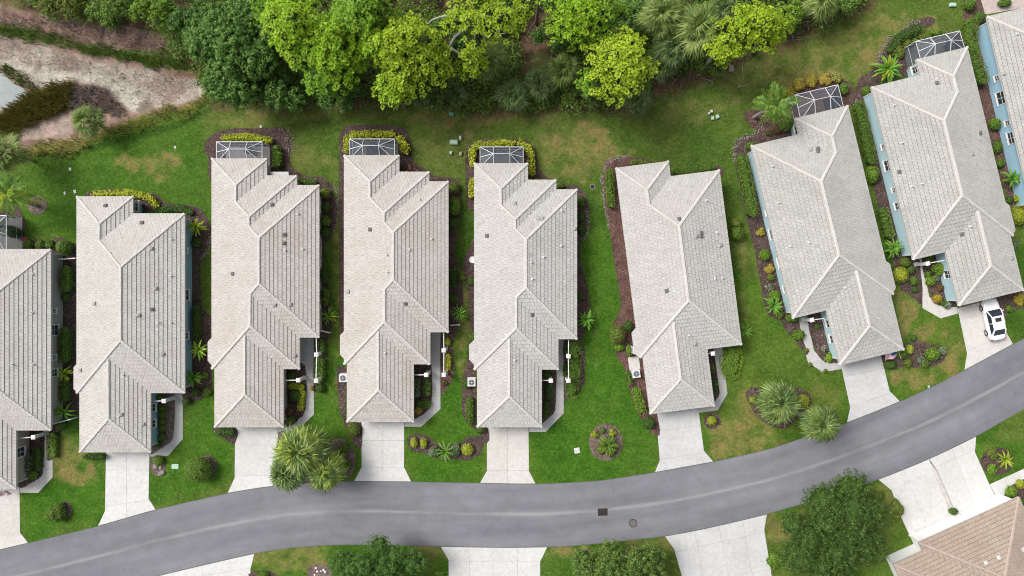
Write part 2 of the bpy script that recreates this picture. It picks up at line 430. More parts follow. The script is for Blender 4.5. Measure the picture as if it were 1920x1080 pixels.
LF = {
 'hedge':   mat_leaf('hedge', (0.065,0.125,0.014), (0.12,0.205,0.026), (0.20,0.30,0.045)),
 'dark':    mat_leaf('dark', (0.032,0.072,0.013), (0.066,0.130,0.022), (0.12,0.195,0.04)),
 'yellow':  mat_leaf('yellow', (0.24,0.29,0.014), (0.42,0.47,0.03), (0.60,0.63,0.08)),
 'ygreen':  mat_leaf('ygreen', (0.15,0.20,0.014), (0.28,0.33,0.03), (0.44,0.48,0.07)),
 'lime':    mat_leaf('lime', (0.075,0.155,0.012), (0.155,0.28,0.022), (0.27,0.40,0.045)),
 'olive':   mat_leaf('olive', (0.075,0.105,0.016), (0.15,0.185,0.028), (0.25,0.28,0.055)),
 'orange':  mat_leaf('orange', (0.20,0.12,0.018), (0.40,0.26,0.045), (0.54,0.43,0.12)),
 'red':     mat_leaf('red', (0.09,0.03,0.02), (0.19,0.075,0.045), (0.29,0.15,0.085)),
 'grey':    mat_leaf('grey', (0.10,0.135,0.08), (0.20,0.245,0.15), (0.31,0.36,0.25)),
 'strap':   mat_leaf('strap', (0.06,0.17,0.015), (0.12,0.30,0.03), (0.25,0.43,0.07)),
 'strap_y': mat_leaf('strap_y', (0.12,0.21,0.015), (0.27,0.38,0.03), (0.48,0.50,0.06)),
 'date':    mat_leaf('date', (0.04,0.08,0.02), (0.125,0.20,0.055), (0.34,0.44,0.14), wobj=.45),
 'date_y':  mat_leaf('date_y', (0.075,0.13,0.02), (0.21,0.30,0.045), (0.46,0.53,0.11), wobj=.45),
 'sabal':   mat_leaf('sabal', (0.06,0.11,0.022), (0.15,0.22,0.045), (0.31,0.38,0.12), wobj=.5),
 'sabal_d': mat_leaf('sabal_d', (0.045,0.09,0.022), (0.10,0.165,0.045), (0.20,0.27,0.10)),
 'coco':    mat_leaf('coco', (0.05,0.12,0.015), (0.105,0.22,0.025), (0.24,0.36,0.055)),
 'pine':    mat_leaf('pine', (0.14,0.30,0.010), (0.30,0.50,0.018), (0.52,0.70,0.06), 0.35),
 'pine_y':  mat_leaf('pine_y', (0.18,0.32,0.012), (0.37,0.52,0.02), (0.58,0.70,0.07), 0.35),
 'pine_g':  mat_leaf('pine_g', (0.08,0.20,0.010), (0.18,0.36,0.018), (0.36,0.54,0.05), 0.3),
 'oak':     mat_leaf('oak', (0.032,0.082,0.013), (0.090,0.195,0.032), (0.20,0.34,0.075)),
 'oak_l':   mat_leaf('oak_l', (0.026,0.060,0.011), (0.082,0.152,0.027), (0.23,0.335,0.07)),
 'brush':   mat_leaf('brush', (0.040,0.095,0.013), (0.10,0.19,0.025), (0.21,0.32,0.055)),
 'reed':    mat_leaf('reed', (0.09,0.085,0.014), (0.19,0.17,0.035), (0.32,0.28,0.08)),
 'reed_g':  mat_leaf('reed_g', (0.055,0.11,0.015), (0.12,0.195,0.03), (0.22,0.29,0.06)),
 'straw':   mat_leaf('straw', (0.15,0.17,0.03), (0.30,0.32,0.07), (0.46,0.45,0.14)),
 'twig':    mat_leaf('twig', (0.17,0.12,0.105), (0.30,0.235,0.21), (0.44,0.38,0.35), 0.0),
}
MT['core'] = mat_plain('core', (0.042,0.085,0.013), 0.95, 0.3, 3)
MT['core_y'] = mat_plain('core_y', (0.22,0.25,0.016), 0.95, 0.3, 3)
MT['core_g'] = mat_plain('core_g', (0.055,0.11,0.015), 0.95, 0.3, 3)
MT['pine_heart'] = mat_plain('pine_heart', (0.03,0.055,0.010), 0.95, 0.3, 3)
# ------------------------------------------------------------------ ground: one painted terrain grid shared by lawn, woodland floor and pond bank
GX0, GX1, GY0, GY1, GS = -72.0, 72.0, -46.0, 50.0, 0.28
nx = int((GX1-GX0)/GS)+1; ny = int((GY1-GY0)/GS)+1
gx = np.linspace(GX0, GX1, nx); gy = np.linspace(GY0, GY1, ny)
XX, YY = np.meshgrid(gx, gy)                        # (ny, nx)
PX = XX/M2 + 960.0; PY = 540.0 - YY/M2              # the same points measured in photograph pixels on the ground

def vnoise(cell, seed):
    r = np.random.default_rng(seed)
    w = int((GX1-GX0)/cell)+3; h = int((GY1-GY0)/cell)+3
    g = r.random((h, w))
    fx = (XX-GX0)/cell; fy = (YY-GY0)/cell
    ix = fx.astype(int); iy = fy.astype(int); tx = fx-ix; ty = fy-iy
    tx = tx*tx*(3-2*tx); ty = ty*ty*(3-2*ty)
    return (g[iy,ix]*(1-tx)+g[iy,ix+1]*tx)*(1-ty)+(g[iy+1,ix]*(1-tx)+g[iy+1,ix+1]*tx)*ty
def fbm(cell, seed, octv=4):
    s = 0; a = 1.0; t = 0
    for k in range(octv):
        s = s + a*vnoise(max(cell/2**k, GS*1.01), seed+k*17); t += a; a *= 0.55
    return s/t
def sdf(poly):
    """signed distance in px, positive inside"""
    p = np.array(poly, float); d2 = np.full(PX.shape, 1e12); ins = np.zeros(PX.shape, bool); n = len(p)
    for i in range(n):
        a = p[i]; b = p[(i+1) % n]; e = b-a
        wx = PX-a[0]; wy = PY-a[1]
        t = np.clip((wx*e[0]+wy*e[1])/(e@e+1e-9), 0, 1)
        d2 = np.minimum(d2, (wx-e[0]*t)**2+(wy-e[1]*t)**2)
        if abs(e[1]) > 1e-9:
            cond = ((a[1] <= PY) & (b[1] > PY)) | ((b[1] <= PY) & (a[1] > PY))
            ins ^= cond & (PX < a[0]+(PY-a[1])*e[0]/e[1])
    d = np.sqrt(d2); return np.where(ins, d, -d)
def sstep(x, a, b):
    t = np.clip((x-a)/(b-a), 0, 1); return t*t*(3-2*t)
warp = (fbm(2.2, 5)-0.5)*34 + (fbm(0.7, 9)-0.5)*14     # wobble for natural edges, px

n_big = fbm(9.0, 21, 4); n_mid = fbm(3.0, 31, 4); n_sm = fbm(1.1, 41, 3)
def lerp(a, b, t): return a*(1-t[..., None])+np.array(b)*t[..., None]
col = np.zeros(PX.shape+(3,)); col[:] = (0.040, 0.116, 0.011)
col = lerp(col, (0.066, 0.146, 0.016), sstep(n_mid, 0.38, 0.62))
col = lerp(col, (0.082, 0.142, 0.024), sstep(n_big, 0.48, 0.68)*0.8)
n_m2 = fbm(4.5, 77, 4)
col = lerp(col, (0.088, 0.128, 0.028), sstep(n_m2, 0.52, 0.70)*0.75)
col = lerp(col, (0.030, 0.088, 0.010), sstep(0.46-n_m2, 0.0, 0.16)*0.7)
# the common strip behind the houses is thinner and more olive than the front lawns
back = sstep(430-PY-0.0*PX, -60, 120)
col = lerp(col, (0.086, 0.122, 0.030), back*0.5*(0.5+n_mid))
lushback = sstep(sdf([(20,280),(380,215),(400,330),(390,420),(150,430),(40,440)])+warp, -20, 30)
col = lerp(col, (0.047, 0.130, 0.013), lushback*0.7)
# strips between the houses
for pl in ([(1085,450),(1130,440),(1165,540),(1180,700),(1235,820),(1225,885),(1010,905),(995,812),(1060,780),(1100,700)],
           [(40,925),(100,870),(195,850),(195,960),(60,1015)], [(345,800),(380,752),(440,820),(438,900),(290,945),(282,860)],
           [(760,815),(826,760),(870,640),(905,830),(910,880),(900,905),(770,900)], [(560,810),(610,700),(640,800),(680,850),(660,900)]):
    m_ = sstep(sdf(pl)+warp*0.6, -12, 18)
    col = lerp(col, (0.042, 0.128, 0.010), m_*0.75)
m_ = sstep(sdf([(1340,700),(1420,560),(1500,640),(1590,700),(1590,790),(1340,860),(1310,780)])+warp, -14, 20)+sstep(sdf([(1690,560),(1730,580),(1800,600),(1812,690),(1690,750),(1660,700)])+warp, -14, 20)
col = lerp(col, (0.088, 0.148, 0.022), np.clip(m_, 0, 1)*0.6*(0.4+n_mid))
# dry, straw coloured turf
DRY = [(285,310,38,17,.75),(300,325,20,10,.6),(850,215,30,12,.7),(1045,260,26,14,.5),(1100,245,24,12,.8),(1075,275,60,18,.75),(1035,300,30,22,.5),(1110,300,50,26,.55),(1060,330,50,14,.5),
       (875,270,8,22,.7),(680,215,22,9,.7),(800,222,40,10,.55),(900,225,40,8,.5),(1000,225,30,8,.5),(1640,90,40,22,.75),(1560,80,70,28,.5),(1620,130,30,24,.65),(1500,130,70,25,.55),
       (1700,45,50,14,.55),(1560,145,40,14,.85),(1520,150,40,10,.7),(1735,620,18,14,.7),(1785,670,16,34,.85),(1700,590,16,26,.7),(1690,555,14,20,.6),(1715,710,40,14,.7),(1370,800,28,16,.75),(1345,840,12,22,.7),
       (1400,765,26,28,.6),(1385,840,40,8,.5),(1440,805,12,12,.7),(1370,620,10,40,.45),(1350,560,14,60,.3),(150,890,34,14,.85),(130,850,24,22,.5),(590,850,20,10,.4),(505,1045,40,12,.6),(570,1040,30,12,.6),(560,1062,50,10,.7),
       (800,1035,40,10,.5),(1100,1030,40,8,.8),(1050,1035,26,10,.55),(1210,1020,40,12,.5),(1470,985,36,18,.65),(1455,1000,18,14,.6),(1650,925,18,14,.5),(1900,1000,0.1,0.1,0),
       (430,300,18,28,.5),(560,300,40,22,.35),(510,345,8,10,.2),(470,225,50,12,.45),(600,205,40,14,.45),(1400,150,60,30,.35),(1300,210,60,20,.3),(820,290,40,30,.2),(1410,830,60,8,.5),
       (630,600,6,110,.5),(632,440,5,90,.5),(868,600,7,90,.55),(1118,600,5,60,.2),(1395,540,8,60,.45),(1480,760,40,14,.3),(1545,745,24,24,.35),(1880,860,12,10,.2),(1860,40,12,10,.4)]
dry = np.zeros(PX.shape)
for (cx, cy, rx, ry, s_) in DRY:
    if s_ <= 0: continue
    q = np.sqrt(((PX-cx+warp*0.7)/rx)**2+((PY-cy+warp*0.5)/ry)**2)
    dry = np.maximum(dry, s_*sstep(1.55-q+(n_sm-0.5)*2.4, 0.0, 0.9))
dry = np.clip(dry*(0.15+1.6*n_sm), 0, 1)
col = lerp(col, (0.245, 0.205, 0.085), dry*0.68)
col = lerp(col, (0.20, 0.125, 0.06), np.clip(dry-0.62, 0, 1)*0.9)

edge_ = sstep(sdf([(95,292),(210,262),(300,240),(360,218),(392,198),(404,205),(365,228),(300,250),(210,273),(100,302)])+warp*.2, -4, 3)
col = lerp(col, (0.026, 0.070, 0.010), edge_*0.75)
# --- woodland floor
WOODS = [(300,40),(345,120),(380,165),(405,195),(470,206),(500,196),(560,204),(620,190),(720,200),(780,188),(850,208),(900,216),(960,208),(1010,202),(1080,208),(1140,206),(1200,205),(1232,172),
         (1280,162),(1320,152),(1400,112),(1440,92),(1500,72),(1560,42),(1625,10),(1640,-30),(1640,-400),(-400,-400),(-400,-12),(20,2),(60,22),(140,36),(230,46),(300,66)]
d_w = sdf(WOODS)+warp*0.55
w_w = sstep(d_w, -7, 7)
wood = np.zeros_like(col); wood[:] = (0.060,0.040,0.028)
wood = lerp(wood, (0.125,0.082,0.060), sstep(n_sm, 0.42, 0.66)); wood = lerp(wood, (0.055,0.075,0.022), sstep(n_mid, 0.55, 0.72)*0.8)
col = col*(1-w_w[...,None])+wood*w_w[...,None]
fr = sstep(d_w, -20, -2)*(1-sstep(d_w, 6, 26))*sstep(n_mid, 0.42, 0.62)
col = lerp(col, (0.150,0.090,0.065), fr*0.75)
# --- pond bank
BANK = [(-400,-12),(0,6),(60,24),(140,38),(230,48),(300,62),(345,122),(385,140),(395,165),(384,190),(335,208),(262,222),(215,245),(150,275),(85,288),(25,290),(-30,300),(-400,420)]
MUD = [(-400,40),(0,62),(90,88),(200,118),(300,132),(380,148),(391,166),(380,184),(330,199),(262,213),(228,200),(190,162),(130,156),(72,166),(50,156),(10,128),(-400,60)]
WATER = [(-400,80),(0,130),(22,150),(52,164),(46,180),(24,196),(0,208),(-400,330)]
REED = [(-200,270),(0,212),(50,170),(130,152),(190,163),(232,203),(215,212),(170,200),(128,205),(95,218),(45,238),(0,240),(-200,330)]
d_b = sdf(BANK)+warp*0.35; w_b = sstep(d_b, -5, 6)
bank = np.zeros_like(col); bank[:] = (0.185,0.125,0.11)
bank = lerp(bank, (0.27,0.195,0.175), sstep(n_sm, 0.4, 0.65))
GREEN = [(-200,30),(0,44),(60,55),(150,80),(235,93),(275,98),(325,96),(372,130),(330,134),(262,116),(180,104),(100,84),(0,62),(-200,50)]
bank = lerp(bank, (0.065,0.115,0.022), sstep(sdf(GREEN)+warp*0.7, -6, 6))
mud = np.zeros_like(col); mud[:] = (0.25,0.21,0.195); mud = lerp(mud, (0.33,0.30,0.28), sstep(n_mid, 0.40, 0.62)); mud = lerp(mud, (0.20,0.155,0.155), sstep(n_sm, 0.56, 0.74)*0.8)
w_m = sstep(sdf(MUD)+warp*0.4, -5, 6)
bank = bank*(1-w_m[...,None])+mud*w_m[...,None]
d_m = sdf(MUD)+warp*.4; bank = lerp(bank, (0.15,0.085,0.055), sstep(9-np.abs(d_m+3), 0, 7)*sstep(PX, 250, 370)*0.7)
pale = sstep(sdf([(-50,100),(60,125),(130,128),(230,152),(262,185),(255,210),(230,196),(195,160),(130,150),(60,150),(0,118)])+warp*0.6, -8, 12)
bank = lerp(bank, (0.47,0.465,0.445), pale*0.75)
w_r = sstep(sdf(REED)+warp*0.5, -5, 6)
reed = np.zeros_like(col); reed[:] = (0.085,0.085,0.02); reed = lerp(reed, (0.115,0.075,0.06), sstep(PX+warp, 120, 165))
bank = bank*(1-w_r[...,None])+reed*w_r[...,None]
FRINGE = [(60,270),(140,258),(205,240),(262,216),(335,202),(384,184),(396,160),(402,168),(390,196),(340,218),(262,240),(205,258),(120,288),(40,298)]
bank = lerp(bank, (0.20,0.19,0.06), sstep(sdf(FRINGE)+warp*0.5, -5, 7)*0.8)
pink = sstep(sdf([(20,238),(60,232),(100,214),(142,204),(132,250),(90,262),(40,262)])+warp*0.5, -6, 8)
bank = lerp(bank, (0.36,0.30,0.285), pink*0.85)
col = col*(1-w_b[...,None])+bank*w_b[...,None]
ZZ = -0.45*sstep(d_b, 2, 40) - 0.25*sstep(sdf(MUD), 0, 30) - 0.5*sstep(sdf(WATER), -4, 20)
ZZ = ZZ + 0.05*(n_sm-0.5)*np.maximum(w_b, w_w)

idx = np.arange(nx*ny).reshape(ny, nx)
Q = np.stack([idx[:-1,:-1], idx[:-1,1:], idx[1:,1:], idx[1:,:-1]], -1)
def cellmean(a): return (a[:-1,:-1]+a[:-1,1:]+a[1:,1:]+a[1:,:-1])/4
cb_ = cellmean(d_b) > 0; cw_ = (cellmean(d_w) > 0) & ~cb_
VALL = np.stack([XX, YY, ZZ], -1).reshape(-1, 3); CALL = np.concatenate([col, np.ones(PX.shape+(1,))], -1).reshape(-1, 4)
for nm, msk, lab in (('lawn', ~cb_ & ~cw_, 'mown green lawn round the houses with dry straw coloured patches'),
                     ('woodland_floor', cw_, 'brown leaf littered ground under the trees'),
                     ('pond_bank', cb_, 'pale dried mud bank beside the pond')):
    q = Q[msk]; used = np.unique(q); remap = np.full(nx*ny, -1); remap[used] = np.arange(len(used))
    me = arr_mesh(nm, VALL[used], remap[q])
    ca = me.color_attributes.new('tint', 'FLOAT_COLOR', 'POINT'); ca.data.foreach_set('color', CALL[used].astype(np.float32).ravel())
    me.polygons.foreach_set('use_smooth', np.ones(len(q), bool))
    tag(link(nm, me, MT['turf' if nm == 'lawn' else 'ground']), lab, None, None, 'structure')
# the land goes on as far as the horizon
BIG = 1500.0
Vr = [(-BIG,-BIG,0),(BIG,-BIG,0),(BIG,BIG,0),(-BIG,BIG,0),(GX0,GY0,0),(gx[-1],GY0,0),(gx[-1],gy[-1],0),(GX0,gy[-1],0)]
o = pyd('terrain', Vr, [(0,1,5,4),(1,2,6,5),(2,3,7,6),(3,0,4,7)], MT['ground'])
ca = o.data.color_attributes.new('tint', 'FLOAT_COLOR', 'POINT'); ca.data.foreach_set('color', np.tile(np.array([0.06,0.125,0.018,1], np.float32), 8))
tag(o, 'green land reaching away beyond the street', None, None, 'structure')
wv = [P3(x, y, -0.62) for x, y in [(-240,70),(0,126),(24,148),(55,163),(48,182),(25,198),(0,212),(-240,330)]]
tag(pyd('pond_water', wv, [list(range(len(wv)))[::-1]], MT['water']), 'grey pond water at the edge of the mud', None, None, 'structure')

# ------------------------------------------------------------------ road
TOP = [(-700,1260),(-260,1102),(0,1030),(53,1018),(182,987),(292,955),(427,924),(508,911),(580,904.5),(640,902),(772,903),(900,905.5),(960,907),(1020,907),(1120,902),(1227,885.7),(1337,865.7),(1440,843),(1587,793),(1687,753),(1760,719),(1808,694),(1920,634),(2200,480),(2500,305)]
BOT = [(-700,1400),(-260,1222),(0,1151),(150,1115),(300,1079),(380,1060),(480,1037),(540,1028),(623,1021.7),(720,1022),(827,1025),(960,1027),(1060,1025),(1140,1018),(1245,1006.5),(1330,990),(1440,964),(1560,929),(1647,899.5),(1740,862),(1830,819),(1920,767),(2200,610),(2500,440)]
def interp(pts, xs):
    a = np.array(pts, float); y = np.interp(xs, a[:,0], a[:,1])
    k = np.hanning(9); k /= k.sum(); yp = np.pad(y, 4, mode='edge'); ys = np.convolve(yp, k, 'valid')
    ys[:5] = y[:5]; ys[-5:] = y[-5:]; return ys
rx = np.arange(-700, 2501, 12.0); rt = interp(TOP, rx); rb = interp(BOT, rx)
NV = 12; V = []; F = []; UV = []
for i in range(len(rx)):
    for j in range(NV+1):
        t = j/NV; x, y = P(rx[i], rt[i]*(1-t)+rb[i]*t); V.append((x, y, 0.012-0.03*math.sin(math.pi*t)*0+0.0)); UV.append((rx[i]*M2, t))
for i in range(len(rx)-1):
    for j in range(NV):
        a = i*(NV+1)+j; F.append((a, a+1, a+NV+2, a+NV+1))
o = pyd('road', V, F, MT['road'])
ul = o.data.uv_layers.new(name='along')
li = np.zeros(len(o.data.loops), np.int32); o.data.loops.foreach_get('vertex_index', li)
ul.data.foreach_set('uv', np.array(UV, np.float32)[li].ravel())
tag(o, 'grey asphalt street curving past the driveways', None, None, 'structure')
def road_top(px): return float(np.interp(px, rx, rt))
def road_bot(px): return float(np.interp(px, rx, rb))
# drain grate and manhole cover
t = empty('drain_grate', (*P(1130,960), 0.0), R(2))
tag(t, 'black rectangular storm drain grate in the middle of the street', 'drain')
m = MB(); m.box(-.62,.62,-.48,.48,.013,.03); m.box(-.56,.56,-.42,.42,.03,.032,1); m.build('rim', [MT['stone'], MT['black']], t)
for k in range(9):
    m = MB(); x = -.5+k*.125; m.box(x-.03,x+.03,-.41,.41,.0325,.045); m.build('bar', MT['iron'], t)
t = empty('manhole_cover', (*P(1187,981), 0.0)); tag(t, 'round iron manhole cover in the asphalt street', 'manhole cover')
m = MB(); m.cyl((0,0), .40, .012, .022, 24); m.build('cover', MT['vent'], t)
m = MB()
for k in range(24):
    a0, a1 = 2*math.pi*k/24, 2*math.pi*(k+1)/24
    c = [(math.cos(a)*r, math.sin(a)*r, z) for (r, z) in ((.40,.013),(.48,.013)) for a in (a0, a1)]
    m.add([c[0],c[2],c[3],c[1]], [(0,1,2,3)])
m.build('ring', MT['iron'], t)

# ------------------------------------------------------------------ driveways and walks, cast in slabs with recessed joints
def slabs(name, poly, cuts, label, mat='concrete', z=0.035, slabname='slab', cat=None):
    pw = ccw([P(*p) for p in poly]); pieces = [pw]
    for (a, b) in cuts:
        (ax, ay), (bx, by) = P(*a), P(*b)
        h = (-(by-ay), bx-ax, -(-(by-ay)*ax+(bx-ax)*ay)); nxt = []
        for pc in pieces:
            for hh in (h, neg(h)):
                o_ = clip(pc, hh)
                if len(o_) > 2 and abs(area(o_)) > 0.02: nxt.append(o_)
        pieces = nxt
    cx = sum(p[0] for p in pw)/len(pw); cy = sum(p[1] for p in pw)/len(pw)
    root = empty(name, (cx, cy, 0)); tag(root, label, None, None, 'structure')
    bs = [(x-cx, y-cy, 0.016) for x, y in pw]
    pyd('joint_bed', bs, [list(range(len(bs)))], MT['joint'], root)
    for pc in pieces:
        cl = []
        for p in ccw(pc):
            if not cl or (p[0]-cl[-1][0])**2+(p[1]-cl[-1][1])**2 > 1e-4: cl.append(p)
        if len(cl) > 2 and (cl[0][0]-cl[-1][0])**2+(cl[0][1]-cl[-1][1])**2 < 1e-4: cl.pop()
        if len(cl) < 3: continue
        q = inset(cl, 0.010); q2 = inset(cl, 0.018); n = len(q)
        V = [(x-cx,y-cy,0.004) for x,y in q]+[(x-cx,y-cy,z-0.008) for x,y in q]+[(x-cx,y-cy,z+random.uniform(-.002,.002)) for x,y in q2]
        F = [(i,(i+1)%n,n+(i+1)%n,n+i) for i in range(n)]+[(n+i,n+(i+1)%n,2*n+(i+1)%n,2*n+i) for i in range(n)]+[[2*n+i for i in range(n)]]
        pyd(slabname, V, F, MT[mat], root)
    return root
def road_pts(x0, x1, top=True, n=5):
    f = road_top if top else road_bot
    return [(x0+(x1-x0)*k/n, f(x0+(x1-x0)*k/n)+(-0.3 if top else 0.3)) for k in range(n+1)]
H = lambda y, x0=-200, x1=2200: ((x0, y), (x1, y))
slabs('driveway', [(-90,905),(37,905),(38,998)]+road_pts(53,-110), [H(945),H(1003)], 'concrete driveway of the taupe house', 'concrete_warm')
slabs('driveway', [(199,840),(281,840),(279,935)]+road_pts(292,184)+[(197,958)], [H(881),((150,958),(330,928)),((238,945),(238,1000))], 'concrete driveway of the teal-walled house')
slabs('driveway', [(441,792),(521,792),(522,888)]+road_pts(537,427)+[(440,896)], [H(834),H(891)], 'concrete driveway under the palms of the pale-floored cage house')
slabs('driveway', [(678,782),(758,782),(758,876)]+road_pts(771,664)+[(678,876)], [H(826),H(876),((718,780),(718,910))], 'concrete driveway of the dark-mat cage house')
slabs('driveway', [(913,792),(991,792),(992,883)]+road_pts(1004,900)+[(913,883)], [H(842),H(882),((952,842),(952,910))], 'concrete driveway of the bare-floored cage house', 'concrete_warm')
slabs('driveway', [(1229,765),(1308,755),(1320,845)]+road_pts(1337,1228)+[(1237,863)], [((1200,812),(1340,794)),((1200,866),(1360,844))], 'concrete driveway of the tilted house without a cage', 'concrete_grey')
slabs('driveway', [(1576,682),(1651,662),(1668,733)]+road_pts(1687,1588)+[(1594,764)], [((1560,712),(1700,680)),((1570,771),(1700,726))], 'concrete driveway of the flag house', 'concrete_grey')
slabs('driveway', [(1795,578),(1868,558),(1887,623)]+road_pts(1899,1808)+[(1813,663)], [((1780,605),(1900,575)),((1790,668),(1920,612))], 'concrete driveway where the white car stands', 'concrete_warm')
slabs('driveway', road_pts(290,477,False)+[(470,1067),(470,1180),(260,1180)], [((378,1040),(386,1200)),((250,1100),(500,1060)),H(1120)], 'concrete driveway across the street, cut by the photo edge')
slabs('driveway', road_pts(827,1026,False)+[(1013,1053),(1014,1200),(842,1200),(841,1050)], [H(1052),((880,1020),(881,1200)),((924,1010),(925,1200)),((970,1020),(971,1200)),H(1110)], 'wide double driveway between the two mown verges', 'concrete')
slabs('driveway', road_pts(1247,1438,False)+[(1433,993),(1447,1080),(1475,1240),(1330,1260),(1264,1030)], [((1250,1038),(1470,990)),((1300,980),(1345,1240)),((1344,970),(1400,1240)),((1388,950),(1440,1240)),((1270,1100),(1480,1060))], 'wide grey driveway beside the biggest street oak', 'concrete_grey')
slabs('driveway', road_pts(1647,1742,False)+[(1750,886),(1785,969),(1718,1018),(1712,1018),(1688,967),(1672,920)], [((1655,925),(1760,878)),((1695,885),(1712,925))], 'concrete driveway on the near side of the paver strip')
slabs('driveway', road_pts(1742,1830,False)+[(1828,848),(1855,908),(1873,944),(1796,972),(1757,882)], [((1740,880),(1850,835)),((1786,845),(1800,880))], 'concrete driveway on the far side of the paver strip')
slabs('paver_strip', [(1742,864),(1757,883),(1795,971),(1784,969),(1750,887)], [((1740,880),(1770,870)),((1744,895),(1780,882)),((1752,912),(1785,900)),((1760,930),(1790,918)),((1768,945),(1795,935))], 'narrow pinkish paver strip between the two driveways', 'paver_pale', 0.045, 'paver')
# walks to the front doors
slabs('walkway', [(81,800),(87,800),(87,861),(99,861),(99,895),(72,924),(38.2,924),(38,914),(64,903),(80,889)], [H(861),((60,895),(110,870))], 'narrow concrete walk of the taupe house', 'concrete_warm')
slabs('walkway', [(325,730),(343,730),(343,823),(315,855),(281.6,856),(281.6,846),(302,841),(325,820)], [H(770),H(797),((320,815),(350,826)),((298,838),(306,860))], 'angled concrete walk beside the row of round shrubs', 'concrete_walk')
slabs('walkway', [(563,628),(588,628),(589,777),(554,811),(521.6,811),(521.6,800),(533,799),(556,791),(573,768)], [H(665),H(706),H(745),((570,765),(600,785)),((550,785),(570,815))], 'angled concrete walk beside the yellow shrub bed', 'concrete_walk')
slabs('walkway', [(808,618),(826,618),(826,767),(790,800),(758.6,800),(758.6,786),(782,784),(808,763)], [H(664),H(710),H(736),((800,765),(835,775)),((780,780),(800,805))], 'angled concrete walk beside the white post arbor', 'concrete_walk')
slabs('walkway', [(1043,632),(1057,632),(1057,775),(1023,810),(992.4,810),(992.4,797),(1018,793),(1041,769),(1042,700)], [H(690),H(748),((1030,775),(1070,780)),((1012,790),(1030,815))], 'angled concrete walk beside the long low hedge', 'concrete_walk')
slabs('walkway', [(1337,650),(1354,648),(1364,738),(1346,769),(1311,774),(1309,764),(1341,752),(1349,736)], [((1330,690),(1370,683)),((1340,740),(1370,732))], 'short concrete walk of the tilted house without a cage', 'concrete_walk')
slabs('walkway', [(1497,590),(1511,586),(1526,657),(1547,680),(1576.5,675),(1578,692),(1543,698),(1515,680),(1503,637)], [((1490,625),(1530,615)),((1505,660),(1530,650)),((1540,676),(1540,705))], 'bent concrete walk of the flag house', 'concrete_walk')
slabs('walkway', [(1709,483),(1726,479),(1742,556),(1760,573),(1795,575.5),(1796,588),(1763,597),(1730,578),(1718,533)], [((1700,520),(1740,510)),((1725,556),(1750,545)),((1758,570),(1764,600))], 'bent concrete walk of the house with the parked car', 'concrete_warm')
slabs('walkway', [(1855,908),(1833,872),(1853,907),(1925,875),(1925,900),(1866,927)], [((1880,890),(1892,920))], 'concrete walk along the white garage front') if False else slabs('walkway', [(1855.5,908),(1930,874),(1930,904),(1869,934)], [((1880,890),(1892,920)),((1905,880),(1915,910))], 'concrete walk along the white garage front')
slabs('patio', [(1834,-30),(1925,-60),(1925,14),(1850,27),(1838,24)], [((1820,5),(1940,-20)),((1880,-60),(1890,40))], 'pinkish concrete patio behind the bright blue house', 'pink_paver')

# ------------------------------------------------------------------ planting beds of bark mulch
def bed(poly, label, mat='mulch', z=0.022, n=4, chips=True, wob=1.2, smooth=True, seed=0):
    r = np.random.default_rng(len(poly)*31+int(poly[0][0])+seed)
    pts = smooth_poly(poly, n) if smooth else poly
    pts = [(x+r.normal(0, wob*0.5), y+r.normal(0, wob*0.5)) for x, y in pts]
    pw = ccw([P(*p) for p in pts])
    V = [(x, y, z) for x, y in pw]; inn = inset(pw, 0.12)
    V = [(x, y, -0.01) for x, y in pw]+[(x, y, z+0.02) for x, y in pw]
    nn = len(pw); F = [(i,(i+1)%nn,nn+(i+1)%nn,nn+i) for i in range(nn)]+[[nn+i for i in range(nn)]]
    o = tag(pyd('mulch_bed', V, F, MT[mat]), label, None, None, 'structure')
    if chips:                                                     # loose chips lying on the bed, joined to it as one part
        a = np.array(pw); lo, hi = a.min(0), a.max(0)
        cnt = int(min(2200, (hi-lo).prod()*22)); c = r.random((cnt, 2))*(hi-lo)+lo
        ins = np.zeros(cnt, bool)
        for i in range(nn):
            p, q = a[i], a[(i+1)%nn]
            cond = ((p[1] <= c[:,1]) & (q[1] > c[:,1])) | ((q[1] <= c[:,1]) & (p[1] > c[:,1]))
            ins ^= cond & (c[:,0] < p[0]+(c[:,1]-p[1])*(q[0]-p[0])/(q[1]-p[1]+1e-12))
        c = c[ins]; k = len(c)
        if k:
            C3 = np.concatenate([c, np.full((k,1), z+0.035)], 1); Nn = np.stack([r.normal(0,.3,k), r.normal(0,.3,k), np.ones(k)], 1)
            Vq, Fq = quads_at(C3, Nn, r.uniform(.08,.24,k), r.uniform(.04,.09,k), r)
            tag(link('bark_chips', arr_mesh('bark_chips', Vq, Fq), MT['chips'], o), None, None, None, 'stuff')
    return o

def quads_at(C, Nn, L, W, r, tang=None):
    """diamond leaves: centres C, normals Nn, lengths L, widths W"""
    n = len(C); Nn = Nn/(np.linalg.norm(Nn, axis=1, keepdims=True)+1e-9)
    t = r.normal(size=(n,3)) if tang is None else tang
    t = t-Nn*(t*Nn).sum(1, keepdims=True); t /= (np.linalg.norm(t, axis=1, keepdims=True)+1e-9)
    b = np.cross(Nn, t); L = np.broadcast_to(L, n)[:,None]; W = np.broadcast_to(W, n)[:,None]
    V = np.stack([C-t*L/2, C+b*W/2, C+t*L/2, C-b*W/2], 1).reshape(-1, 3)
    return V, np.arange(n*4).reshape(n, 4)

